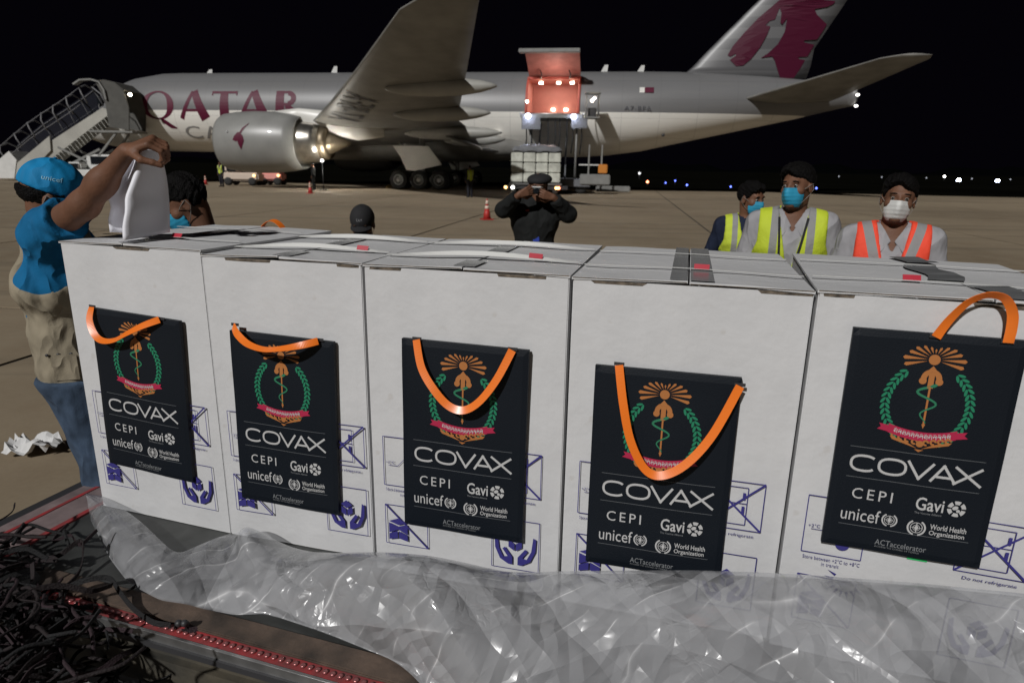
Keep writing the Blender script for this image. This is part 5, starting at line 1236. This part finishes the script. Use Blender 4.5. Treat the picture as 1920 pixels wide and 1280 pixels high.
# ------------------------------------------------------------------ gift bags
BW, BH = .358, .555
navy = mat('dark_navy_bag', (.0045, .0075, .0125), .55, bump=.12, bscale=300, spec=.25); ora_print = mat('orange_print', (.42, .155, .04), .6); green_print = mat('green_print', (.01, .20, .10), .6)
red_print = mat('crimson_print', (.42, .012, .06), .6); white_print = mat('white_print', (.50, .50, .50), .55); grey_print = mat('thin_grey_print', (.13, .14, .15), .6); snake_print = mat('green_snake_print', (.02, .18, .09), .6)
orange_rib = mat('orange_satin_ribbon', (.86, .19, .018), .32, coat=.2)
def bag_wave(x, z):
    u, v = x / BW, z / BH
    return .0035 * math.sin(math.pi * u) * math.sin(math.pi * min(1, v * 1.1)) + .0016 * math.sin(u * 7 + v * 5) * math.sin(v * 6 - u * 3)
def bag_prints():
    U = lambda u: (u) * BW
    V = lambda v: (1 - v) * BH
    out = []
    fn = lambda u, v: (u, -.0104 - bag_wave(u, v), v)
    S = BW
    cx = U(.5)
    # sun rays
    p = Print(); sy = V(.105)
    for k in range(15):
        a = R(-34 + 248 * k / 14) ; L = .052 if 4 <= k <= 10 else .075; L = .026 + .030 * abs(math.cos(a)) ** 1.3 + (.006 if math.sin(a) < .1 else 0); wd = R(4.8)
        if math.sin(a) < -.45: continue
        p.poly([(cx + .014 * math.cos(a), sy + .014 * math.sin(a)), (cx + L * math.cos(a - wd), sy + L * .85 * math.sin(a - wd)), (cx + (L + .004) * math.cos(a), sy + (L + .004) * .85 * math.sin(a)), (cx + L * math.cos(a + wd), sy + L * .85 * math.sin(a + wd))])
    p.ring(cx, sy, 0, .012); out.append(('emblem_rays', p.mesh(ora_print, fn)))
    p = Print(); y = V(.185); p.ring(cx, y, .010, .022, -20, 200, 14); p.ring(cx - .017, y - .006, 0, .008); p.ring(cx + .017, y - .006, 0, .008); p.rect(cx - .006, y - .022, cx + .006, y + .014); p.poly([(cx - .012, y + .016), (cx, y + .03), (cx + .012, y + .016)])
    p.line((cx, y - .012), (cx, V(.385)), .0042); p.poly([(cx - .004, V(.38)), (cx + .004, V(.38)), (cx, V(.40))])
    # bottom scrolls
    yb = V(.468)
    for sg in (-1, 1):
        for k in range(4): p.ring(cx + sg * (.012 + k * .015), yb + .004 + k * .0035, .003, .0075, 0, 300, 10)
        p.poly([(cx + sg * .004, yb - .012), (cx + sg * .06, yb + .004), (cx + sg * .066, yb + .012), (cx + sg * .03, yb + .002)])
    p.ring(cx, yb, 0, .008); p.poly([(cx - .01, yb - .014), (cx + .01, yb - .014), (cx, yb - .02)]); out.append(('emblem_staff', p.mesh(ora_print, fn)))
    # snake
    p = Print(); sn = []
    for k in range(40):
        f = k / 39; yy = V(.215) + (V(.375) - V(.215)) * f; amp = (.024 * (1 - f) ** .8 + .004); sn.append((cx + amp * math.sin(f * 3.3 * math.pi + .9 * math.pi), yy))
    p.path(sn, [.0062 * (1 - .6 * k / 39) for k in range(40)]); p.ell(sn[0][0] - .001, sn[0][1] + .001, .008, .004, 10, .4); out.append(('emblem_snake', p.mesh(snake_print, lambda u, v: (u, -.0107 - bag_wave(u, v), v))))
    # laurel wreath
    wy = V(.30); rx, ry = .088, .095
    for sg in (-1, 1):
        p = Print()
        for k in range(15):
            a = R(-62 + 112 * k / 14); X = cx + sg * rx * math.cos(a); Y = wy + ry * math.sin(a); ta = math.atan2(ry * math.cos(a), -rx * math.sin(a) * sg)
            for q in (-1, 1): p.ell(X + .0055 * q * math.cos(ta + math.pi / 2) * 1.0, Y + .0055 * q * math.sin(ta + math.pi / 2), .0088, .0034, 8, ta + q * -.55)
        out.append(('wreath_branch', p.mesh(green_print, fn)))
    # ribbon banner
    p = Print(); N = 16; arc = [(cx + x, V(.435) + .03 * (x / .075) ** 2 * .45) for x in np.linspace(-.072, .072, N)]; vs = []; fs = []
    for x, y in arc: vs += [(x, y - .011), (x, y + .011)]
    for k in range(N - 1): fs.append((2 * k, 2 * k + 2, 2 * k + 3, 2 * k + 1))
    p.add(vs, fs)
    for sg in (-1, 1): p.poly([(cx + sg * .058, V(.405)), (cx + sg * .093, V(.395)), (cx + sg * .088, V(.41)), (cx + sg * .096, V(.422)), (cx + sg * .066, V(.432))])
    out.append(('emblem_banner', p.mesh(red_print, lambda u, v: (u, -.0109 - bag_wave(u, v), v))))
    # banner script: small strokes in the manner of the Khmer lettering
    p = Print(); rr = random.Random(2)
    for k in range(13):
        x = cx - .056 + k * .0093; y = V(.435) + .03 * ((x - cx) / .075) ** 2 * .45; p.ring(x, y, .0012, .0036, rr.uniform(-60, 60), rr.uniform(200, 300), 8); p.line((x + .0035, y - .005), (x + .0035, y + .005), .0014); p.line((x - .003, y + .0055), (x + .002, y + .0065), .0012)
    out.append(('banner_script', p.mesh(white_print, lambda u, v: (u, -.0112 - bag_wave(u, v), v))))
    def txt(name, s, u0, v0, u1, v1, m_=white_print, **k):
        vs, fs = fit_text(s, U(u0), V(v1), U(u1), V(v0), **k); p = Print(); p.add(vs, fs); return (name, p.mesh(m_, fn))
    # wide thin COVAX drawn as strokes
    p = Print(); w = .0060; y0, y1 = V(.628), V(.548); h = y1 - y0; ym = (y0 + y1) / 2
    def O(x0, x1, a0, a1): 
        X = (x0 + x1) / 2; rx_ = (x1 - x0) / 2 - w / 2; ry_ = h / 2 - w / 2; pts = []
        for k in range(33):
            a = R(a0 + (a1 - a0) * k / 32); c_, s_ = math.cos(a), math.sin(a); pts.append((X + rx_ * math.copysign(abs(c_) ** .8, c_), ym + ry_ * math.copysign(abs(s_) ** .8, s_)))
        p.path(pts, w)
    O(U(.10), U(.275), 42, 318); O(U(.275), U(.455), 0, 360)
    p.line((U(.455), y1), (U(.535), y0), w); p.line((U(.61), y1), (U(.525), y0), w); p.line((U(.60), y0), (U(.675), y1), w); p.line((U(.665), y1), (U(.75), y0), w); p.line((U(.63), y0 + h * .3), (U(.72), y0 + h * .3), w)
    p.line((U(.735), y1), (U(.90), y0), w); p.line((U(.735), y0), (U(.895), y1), w); out.append(('large_lettering', p.mesh(white_print, fn)))
    for v_ in (.515, .655, .885):
        p = Print()
        for q in range(18): p.rect(U(.09 + .81 * q / 18), V(v_) - .0006, U(.09 + .81 * (q + 1) / 18), V(v_) + .0006)
        out.append(('divider_line', p.mesh(grey_print, fn)))
    out.append(txt('lettering', 'CEPI', .145, .705, .40, .755, spacing=1.35)); out.append(txt('lettering', 'Gavi', .545, .705, .715, .765, offset=.012)); out.append(txt('lettering', 'unicef', .095, .80, .345, .862))
    p = Print(); v, f = fit_text('The Vaccine Alliance', U(.545), V(.782), U(.71), V(.773)); p.add(v, f); dimp = mat('dim_print', (.22, .23, .24), .6); out.append(('small_lettering', p.mesh(dimp, fn))); p = Print(); v, f = fit_text('ACTaccelerator', U(.34), V(.962), U(.66), V(.935)); p.add(v, f)
    out.append(('small_lettering', p.mesh(dimp, fn))); p = Print(); v, f = fit_text('ACCESS TO COVID-19 TOOLS', U(.34), V(.974), U(.62), V(.967)); p.add(v, f); out.append(('small_lettering', p.mesh(dimp, fn)))
    out.append(txt('lettering', 'World Health', .655, .822, .875, .847, offset=.01)); out.append(txt('lettering', 'Organization', .655, .852, .87, .880, offset=.01))
    def globe(x, y, r, name, filled):
        p = Print()
        if filled:
            for a0 in range(0, 360, 60): p.ring(x, y, r * .55, r, a0 + 6, a0 + 50, 6)
            p.ell(x - r * .15, y + r * .1, r * .35, r * .25, 8, .5); p.ell(x + r * .2, y - r * .25, r * .22, r * .2, 8)
        else:
            p.ring(x, y, r * .62, r * .70, 0, 360, 20); p.ring(x, y, r * .34, r * .4, 0, 360, 16); p.line((x - r * .65, y), (x + r * .65, y), .0012); p.line((x, y - r * .7), (x, y + r * .7), .0018); p.ell(x, y + .0, r * .22, r * .3, 8)
            p.ring(x, y, r * .85, r * 1.05, 120, 255, 12); p.ring(x, y, r * .85, r * 1.05, -75, 60, 12)
        return (name, p.mesh(white_print, fn))
    out.append(globe(U(.79), V(.738), .020, 'globe_emblem', True)); out.append(globe(U(.405), V(.835), .017, 'globe_emblem', False)); out.append(globe(U(.575), V(.85), .020, 'globe_emblem', False))
    return out
PRINTS = bag_prints()
bag_tl = [(173, 576), (433, 618), (755, 633), (1117, 683), (1600, 613)]; bag_tr = [(338, 598), (627, 640), (993, 656), (1391, 708), (1925, 639)]
bag_bl = [(203, 864), (455, 930), (760, 978), (1099, 1048), (1541, 1013)]
handles = [[(.04, -.01), (.05, .06), (.12, .135), (.22, .165), (.36, .15), (.5, .10), (.66, .045), (.82, .0)],
           [(.07, -.035), (.16, -.005), (.3, .03), (.46, .045), (.62, .032), (.76, .015), (.88, -.005)],
           [(.13, -.005), (.19, .12), (.30, .215), (.42, .285), (.54, .30), (.66, .25), (.78, .14), (.88, .0)],
           [(.17, -.015), (.22, .15), (.29, .31), (.40, .43), (.52, .455), (.68, .39), (.84, .25), (.99, .03)],
           [(.48, .01), (.53, -.06), (.60, -.13), (.67, -.165), (.74, -.175), (.81, -.16), (.86, -.11), (.875, -.05), (.875, .01)]]
outd = [[.004, .02, .03, .034, .034, .03, .02, .008], [.01, .035, .055, .06, .055, .035, .01], [.006, .024, .036, .04, .04, .036, .024, .006], [.006, .026, .04, .046, .046, .042, .028, .006], [.004, .006, .01, .012, .012, .01, .008, .006, .004]]
blabs = ['dark navy gift bag hanging on the leftmost carton', 'dark navy gift bag on the second carton with its handle pulled flat', 'dark navy gift bag hanging on the middle carton', 'dark navy gift bag hanging lowest, on the fourth carton', 'dark navy gift bag with upright orange handle on the rightmost carton']
for i in range(5):
    e0, w, H, yaw, a = CARTONS[i]
    nn = Vector((math.sin(yaw), -math.cos(yaw), 0)); tt = Vector((math.cos(yaw), math.sin(yaw), 0))
    def onface(px, py):
        q = at(px, py, Y=1.0) - Vector((0, 0, CAMH)); o_ = a + nn * .016; t = (o_ - Vector((0, 0, CAMH))).dot(nn) / q.dot(nn); return Vector((0, 0, CAMH)) + q * t
    TL, TR, BL = onface(*bag_tl[i]), onface(*bag_tr[i]), onface(*bag_bl[i])
    xdir = (TR - TL); wid = xdir.length; xdir.normalize(); zdir = (TL - BL); zdir -= xdir * zdir.dot(xdir) * .6; hgt_ = (TL - BL).length; zdir.normalize()
    if i == 4: wid = .335
    ydir = zdir.cross(xdir).normalized(); xdir = ydir.cross(zdir).normalized()
    e = empty('gift_bag', (0, 0, 0), 0, blabs[i], 'gift bag', 'dark gift bags hung on the cartons')
    e.matrix_world = Matrix.Translation(TL - zdir * hgt_) @ Matrix((xdir, ydir, zdir)).transposed().to_4x4() @ Matrix.Diagonal((wid / BW, 1, hgt_ / BH, 1))
    # panel: soft thin bag with folded edge, very slightly bulged
    vs = []; nx, nz = 24, 34; fs = []
    for q, yy in ((0, -.0094), (1, .006)):
        for jz in range(nz + 1):
            for ix in range(nx + 1):
                u, v = ix / nx, jz / nz; ed = min(u, 1 - u, v, 1 - v); vs.append((u * BW, yy - (bag_wave(u * BW, v * BH) if q == 0 else 0) + (.003 if ed == 0 and q == 0 else 0), v * BH))
    N = nx + 1; m1 = N * (nz + 1)
    for jz in range(nz):
        for ix in range(nx): b_ = jz * N + ix; fs.append((b_, b_ + 1, b_ + N + 1, b_ + N)); fs.append((b_ + m1, b_ + N + m1, b_ + N + 1 + m1, b_ + 1 + m1))
    for ix in range(nx): fs.append((ix + 1, ix, ix + m1, ix + 1 + m1)); t_ = nz * N + ix; fs.append((t_, t_ + 1, t_ + 1 + m1, t_ + m1))
    for jz in range(nz): l = jz * N; fs.append((l, l + N, l + N + m1, l + m1)); r_ = jz * N + nx; fs.append((r_ + N, r_, r_ + m1, r_ + N + m1))
    MB().add(vs, fs).build('bag_panel', navy, e)
    for nm, me in PRINTS: link(nm, me, e)
    # handle
    ctrl = np.array([(u * BW, -.010 - outd[i][k], (1 - v) * BH) for k, (u, v) in enumerate(handles[i])]); m_ = 80
    tpar = np.linspace(0, len(ctrl) - 1, m_); sm_ = []
    for t in tpar:  # Catmull-Rom
        k = min(int(t), len(ctrl) - 2); f = t - k; p0, p1, p2, p3 = ctrl[max(k - 1, 0)], ctrl[k], ctrl[k + 1], ctrl[min(k + 2, len(ctrl) - 1)]
        sm_.append(tuple(.5 * ((2 * p1) + (-p0 + p2) * f + (2 * p0 - 5 * p1 + 4 * p2 - p3) * f * f + (-p0 + 3 * p1 - 3 * p2 + p3) * f ** 3)))
    def wdir(k, i=i, sm_=sm_):
        a_ = Vector(sm_[max(k - 1, 0)]); b_ = Vector(sm_[min(k + 1, len(sm_) - 1)]); t = (b_ - a_).normalized(); side = Vector((t.z, 0, -t.x)); f = math.sin(math.pi * k / 79)
        if side.length < 1e-4: side = Vector((1, 0, 0))
        tw = {0: .9, 1: 1.1, 2: .55, 3: .5, 4: .75}[i] * f; return side.normalized() * math.cos(tw) + Vector((0, -1, 0)) * math.sin(tw) * (1 if i != 4 else -1)
    MB().ribbon(sm_, wdir, .021, .0012).build('handle', orange_rib, e)
    for f in (sm_[0], sm_[-1]): MB().box((f[0] - .013, -.0125, f[2] - .002), (f[0] + .013, -.0102, f[2] + .006)).build('handle_clip', M_dark_metal, e)
    if i == 4: MB().box((.205, .0065, -.014), (.25, .0075, .012)).build('green_tab', mat('bright_green_tab', (.03, .55, .15), .5), e)
    if i == 1:
        pass
# a bag behind the row whose handle sticks up above the carton tops
bb = at(515, 412, Y=2.72); eb = empty('gift_bag', (bb.x - .10, bb.y, bb.z - .66), YAWL * 0 + math.atan2(TT.y, TT.x), 'gift bag behind the second carton showing only its orange handle', 'gift bag')
MB().box((-.05, 0, .03), (.30, .014, .585), bev=.004).build('bag_panel', navy, eb)
MB().ribbon([(.03 + .14 * f, .007, .585 + .075 * math.sin(math.pi * f) ** .6) for f in np.linspace(0, 1, 16)], (.0, 1, .2), .03, .0012).build('handle', orange_rib, eb)

# ------------------------------------------------------------------ clear plastic sheet
def plastic():
    m = bpy.data.materials.new('clear_polythene'); m.use_nodes = True; nt = m.node_tree; n = NT(m); b = n.b
    b.inputs['Base Color'].default_value = (.62, .625, .645, 1); b.inputs['Roughness'].default_value = .28; b.inputs['Specular IOR Level'].default_value = .7
    b.inputs['Coat Weight'].default_value = 1; b.inputs['Coat Roughness'].default_value = .045
    rg = random.Random(6); h = None
    for k, (sc_, wt) in enumerate(((3.2, 1.0), (4.6, .8), (7, .5), (10, .34), (15, .22), (22, .15))):
        mp = nt.nodes.new('ShaderNodeMapping'); mp.inputs['Rotation'].default_value = (rg.uniform(-.5, .5), rg.uniform(-1.4, 1.4), rg.uniform(-1.5, 1.5)); nt.links.new(n.tc.outputs['Object'], mp.inputs[0])
        w = nt.nodes.new('ShaderNodeTexWave'); w.wave_profile = 'TRI'; w.inputs['Scale'].default_value = sc_ * .33; w.inputs['Distortion'].default_value = 3.5; w.inputs['Detail'].default_value = 1.2; w.inputs['Detail Scale'].default_value = 1.6
        nt.links.new(mp.outputs[0], w.inputs['Vector']); t = n.m('MULTIPLY', w.outputs['Fac'], wt)
        if k > 2: t = n.m('MULTIPLY', t, n.ramp(n.noise(2.6 + k * .3, 3), .40, .60))
        h = t if h is None else n.m('ADD', h, t)
        if k in (1, 3): q_ = n.m('MULTIPLY', n.m('POWER', w.outputs['Fac'], 26), n.ramp(n.noise(5.5 + k, 3), .47, .62)); crease_glint = q_ if k == 1 else n.m('MAXIMUM', crease_glint, q_)
    vo = nt.nodes.new('ShaderNodeTexVoronoi'); vo.feature = 'DISTANCE_TO_EDGE'; vo.inputs['Scale'].default_value = 17; ad = nt.nodes.new('ShaderNodeVectorMath'); ad.operation = 'MULTIPLY_ADD'; ad.inputs[1].default_value = (.4, .4, .55)
    wz = nt.nodes.new('ShaderNodeTexNoise'); wz.inputs['Scale'].default_value = 8; nt.links.new(n.tc.outputs['Object'], wz.inputs['Vector']); nt.links.new(wz.outputs['Color'], ad.inputs[0]); nt.links.new(n.tc.outputs['Object'], ad.inputs[2]); nt.links.new(ad.outputs[0], vo.inputs['Vector'])
    h = n.m('ADD', h, n.m('MULTIPLY', n.m('MULTIPLY', n.m('MINIMUM', vo.outputs['Distance'], .16), n.ramp(n.noise(4.2, 4, stretch=(1, 1, 1.8)), .52, .66)), .22))
    n.bump(h, 1, .034); n.color(n.mix(n.m('MULTIPLY', crease_glint, .7), (.45, .455, .475), (.9, .9, .91)))  # white crease streaks: film whitening plus glints painted into the colour
    tr = nt.nodes.new('ShaderNodeBsdfTransparent'); tr.inputs[0].default_value = (.93, .94, .96, 1); mx = nt.nodes.new('ShaderNodeMixShader')
    out = [x for x in nt.nodes if x.type == 'OUTPUT_MATERIAL'][0]
    o_ = n.xyz(); leftness = n.m('MULTIPLY', n.m('LESS_THAN', o_[0], -.85), .2); fac = n.m('SUBTRACT', n.m('ADD', .56, n.m('MULTIPLY', n.ramp(n.noise(4.5, 4), .35, .7), .16)), leftness); fac = n.m('ADD', fac, n.m('MULTIPLY', crease_glint, .3))
    nt.links.new(fac, mx.inputs[0]); nt.links.new(tr.outputs[0], mx.inputs[1]); nt.links.new(b.outputs[0], mx.inputs[2]); nt.links.new(mx.outputs[0], out.inputs['Surface'])
    nu, nv_ = 260, 96
    # upper edge on the carton faces, and lower edge, as photo columns
    topx = [158, 200, 262, 330, 395, 430, 480, 560, 700, 930, 1040, 1300, 1470, 1700, 1920, 2250]
    topy = [925, 930, 975, 1040, 1012, 1000, 1004, 1030, 1050, 1076, 1070, 1068, 1074, 1090, 1112, 1150]
    us = np.linspace(0, 1, len(topx)); tps = [at(x, y, z=.475) if x < 340 else None for x, y in zip(topx, topy)]
    T3 = []; B3 = []
    botpx = [(168, 970), (205, 1045), (240, 1092), (300, 1125), (350, 1132), (385, 1142), (440, 1152), (505, 1150), (600, 1195), (760, 1260)]
    for k, (x, y) in enumerate(zip(topx, topy)):
        if x < 262: p = at(x, y, z=DECK + .03)
        elif x < 400: p = at(x, y, z=DECK + .05)
        else:
            q = at(x, y, Y=1.0) - Vector((0, 0, CAMH)); o_ = ST(0, .03, 0); t = (o_ - Vector((0, 0, CAMH))).dot(NN) / q.dot(NN); p = Vector((0, 0, CAMH)) + q * t
        T3.append(p)
    for k in range(len(topx)):
        if k < len(botpx): B3.append(at(*botpx[k], z=DECK + (.015 if k < 8 else -.01)))
        else:
            s = (T3[k] - ST(0, 0, 0)).dot(TT); B3.append(ST(s * 1.0 + .0, .57, .12))
    T3 = np.array(T3); B3 = np.array(B3); U = np.linspace(0, 1, nu); uk = np.linspace(0, 1, len(topx))
    Ti = np.stack([np.interp(U, uk, T3[:, c]) for c in range(3)], 1); Bi = np.stack([np.interp(U, uk, B3[:, c]) for c in range(3)], 1)
    for A_ in (Ti, Bi):
        for c in range(3): A_[:, c] = np.convolve(np.pad(A_[:, c], 4, 'edge'), np.ones(9) / 9, 'valid')
    V_ = np.linspace(0, 1, nv_)[:, None, None]; P = Ti[None] * (1 - V_) + Bi[None] * V_
    uu = np.broadcast_to(U[None, :], (nv_, nu)); vv = np.broadcast_to(np.linspace(0, 1, nv_)[:, None], (nv_, nu))
    right = np.clip((uu - .38) / .2, 0, 1)
    # the right part lies on the pallet, then rolls over its edge
    bulge = (.030 + .10 * right) * np.sin(math.pi * np.clip(vv * 1.02, 0, 1)) ** .8
    P[..., 2] += bulge * (1 + .3 * np.sin(uu * 25)) + right * .04 * np.sin(math.pi * vv)
    nd = np.array([NN.x, NN.y, 0]); P += nd * (right * .10 * np.sin(math.pi * vv))[..., None]
    # bunched knot near the left
    kn = np.exp(-(((uu - .40) / .035) ** 2 + ((vv - .15) / .28) ** 2)); P[..., 2] += .06 * kn; P += nd * (.03 * kn)[..., None]
    s = uu * 4.2; d = vv
    def rdg(x): return 1 - np.abs(((x / math.pi) % 2) - 1) * 2
    w = 0; rg = np.random.default_rng(5)
    wob = .6 * np.sin(s * 5 + d * 4) + .4 * np.sin(s * 9.3 - d * 7 + 1)
    for kk in range(9):
        th = rg.uniform(-1.25, 1.25); fr = rg.uniform(9, 42); ph = rg.uniform(0, 6)
        env = .5 + .5 * np.sin(s * rg.uniform(2, 6) + d * rg.uniform(2, 6) + ph)
        w = w + env ** 2 * (np.abs(((((s * math.cos(th) + d * 1.1 * math.sin(th)) * fr * .5 + wob * rg.uniform(.6, 1.6) + ph) / math.pi) % 1) * 2 - 1) - .5) / (fr ** .75)
    widt = np.clip(np.linalg.norm(Bi - Ti, axis=1) / .42, .18, 1)[None, :]; amp = .045 * widt * np.clip(vv * 6, .15, 1) * np.clip((1.02 - vv) * 8, .3, 1)
    P += np.array([NN.x * .6, NN.y * .6, .8]) * (w * amp)[..., None]
    # keep it on top of the deck where it lies on it
    row0 = np.array([A0.x, A0.y]); dd = (P[..., 0] - row0[0]) * NN.x + (P[..., 1] - row0[1]) * NN.y
    P[..., 2] = np.where(dd < .475, np.maximum(P[..., 2], DECK + .012), P[..., 2])
    sh = np.maximum(.014 - dd, 0); ok = (uu > .33); P[..., 0] += np.where(ok, NN.x * sh, 0); P[..., 1] += np.where(ok, NN.y * sh, 0)
    vs = P.reshape(-1, 3).tolist(); fs = [(j * nu + i, j * nu + i + 1, (j + 1) * nu + i + 1, (j + 1) * nu + i) for j in range(nv_ - 1) for i in range(nu - 1)]
    o = link('plastic_sheet', mesh_from(vs, fs, m, True)); tag(o, 'crumpled clear plastic sheet draped along the front of the cartons', 'plastic sheet')
plastic()

# ------------------------------------------------------------------ tangled cargo net at the lower left
def net():
    e = empty('cargo_net', (0, 0, 0), 0, 'dark tangled heap of cargo net straps at the lower left corner', 'cargo net')
    ms = [mat('net_strap_brown', (.011, .006, .007), .8, bump=.5, bscale=200), mat('net_strap_plum', (.022, .010, .014), .8, bump=.5, bscale=200), mat('net_strap_black', (.006, .006, .007), .8, bump=.5, bscale=200)]
    rr = random.Random(11)
    # heap centre in row coordinates, left of and before the pallet corner
    for k in range(230):
        zone = k % 5
        if zone < 3: px, py, z0, z1 = rr.uniform(-130, 70), rr.uniform(1010, 1330), .475, .57
        elif zone == 3: px, py, z0, z1 = rr.uniform(-20, 95), rr.uniform(1130, 1330), .40, .52
        else: px, py, z0, z1 = rr.uniform(40, 310), rr.uniform(1235, 1400), .22, .34
        c0 = at(px, py, z=rr.uniform(z0, z1)); ctl = []; v_ = Vector((rr.gauss(0, 1), rr.gauss(0, 1), 0)).normalized(); p = c0 - v_ * .12
        for q in range(6):
            ctl.append((p.x, p.y, min(max(p.z, z0), z1 + .02))); v_ = (v_ + Vector((rr.gauss(0, .55), rr.gauss(0, .55), 0))).normalized(); p = p + v_ * .06 + Vector((0, 0, rr.gauss(0, .022)))
        ctl = np.array(ctl); pts = []
        for t in np.linspace(0, 5, 22):
            kk = min(int(t), 4); f = t - kk; p0, p1, p2, p3 = ctl[max(kk - 1, 0)], ctl[kk], ctl[kk + 1], ctl[min(kk + 2, 5)]
            pts.append(tuple(.5 * ((2 * p1) + (-p0 + p2) * f + (2 * p0 - 5 * p1 + 4 * p2 - p3) * f * f + (-p0 + 3 * p1 - 3 * p2 + p3) * f ** 3)))
        wdv = Vector((rr.gauss(0, .5), rr.gauss(0, .5), 1)).normalized() if k % 2 else Vector((rr.gauss(0, 1), rr.gauss(0, 1), .2)).normalized()
        b = MB()
        if k % 2 == 0: b.tube(pts, .0048, 6)
        else: b.ribbon(pts, wdv, rr.uniform(.008, .015), .003)
        b.build('net_strap', ms[rr.randint(0, 2)], e)
    for (px, py, z, r_) in ((-40, 1120, .46, .15), (10, 1230, .40, .13)):
        c0 = at(px, py, z=z); mb = MB(); mb.lathe([(r_, 0), (r_ * .9, .03), (r_ * .5, .05), (.01, .055)], Matrix.Translation(c0), 18); mb.build('net_bundle', ms[2], e)
    for k in range(14):
        p = at(rr.uniform(0, 140), rr.uniform(1060, 1270), z=rr.uniform(.35, .5)); M_ = Matrix.Translation(p) @ Matrix.Rotation(rr.uniform(0, 3), 4, 'X') @ Matrix.Rotation(rr.uniform(0, 3), 4, 'Z')
        MB().box((-.018, -.012, -.003), (.018, .012, .003), M_, .002).build('buckle', M_alu, e)
    # loose straps lying over the pallet edge
    def px3(pts):
        P_ = np.array([at(x, y, z=z) for x, y, z in pts]); out = []
        for t in np.linspace(0, len(P_) - 1, len(P_) * 6):
            k = min(int(t), len(P_) - 2); f = t - k; p0, p1, p2, p3 = P_[max(k - 1, 0)], P_[k], P_[k + 1], P_[min(k + 2, len(P_) - 1)]
            out.append(tuple(.5 * ((2 * p1) + (-p0 + p2) * f + (2 * p0 - 5 * p1 + 4 * p2 - p3) * f * f + (-p0 + 3 * p1 - 3 * p2 + p3) * f ** 3)))
        return out
    MB().ribbon(px3([(105, 1130, .47), (130, 1100, .50), (165, 1086, .52), (205, 1084, .52), (225, 1110, .50), (250, 1140, .48), (285, 1165, .475), (320, 1172, .47)]), (.3, .2, 1), .016, .002).build('loose_strap', ms[2], e)
    MB().ribbon(px3([(330, 1170, .475), (325, 1200, .42), (290, 1230, .33), (245, 1255, .28), (200, 1262, .25), (160, 1262, .25)]), (.2, .8, .4), .015, .002).build('loose_strap', ms[2], e)
    MB().ribbon(px3([(345, 1178, .475), (375, 1205, .42), (400, 1250, .33), (410, 1300, .25)]), (.9, .2, .4), .014, .002).build('loose_strap', ms[0], e)
    MB().ribbon(px3([(350, 1175, .475), (420, 1205, .42), (470, 1240, .36), (500, 1290, .3)]), (.5, .8, .2), .02, .002).build('loose_strap', ms[1], e)
    for dx in (-6, 5): MB().lathe([(.004, -.012), (.009, -.008), (.009, .008), (.004, .012)], Matrix.Translation(at(342 + dx, 1168, z=.49)) @ Matrix.Rotation(.7, 4, 'X'), 10).build('net_fitting', M_dark_metal, e)
net()
# crumpled white paper on the ground at left
def scrap():
    b = MB(); n_ = 9; p = at(62, 832, z=.06); rr = random.Random(4); vs = []
    for j in range(n_):
        for i in range(n_): vs.append((p.x + (i / 8 - .5) * .26, p.y + (j / 8 - .5) * .17, .02 + rr.random() * .09))
    b.add(vs, [(j * n_ + i, j * n_ + i + 1, (j + 1) * n_ + i + 1, (j + 1) * n_ + i) for j in range(n_ - 1) for i in range(n_ - 1)])
    o = b.build('crumpled_paper', mat('crumpled_white_paper', (.6, .6, .6), .7), label='crumpled white paper on the ground behind the man in jeans', cat='paper')
    sm = o.modifiers.new('thickness', 'SOLIDIFY'); sm.thickness = .001
scrap()
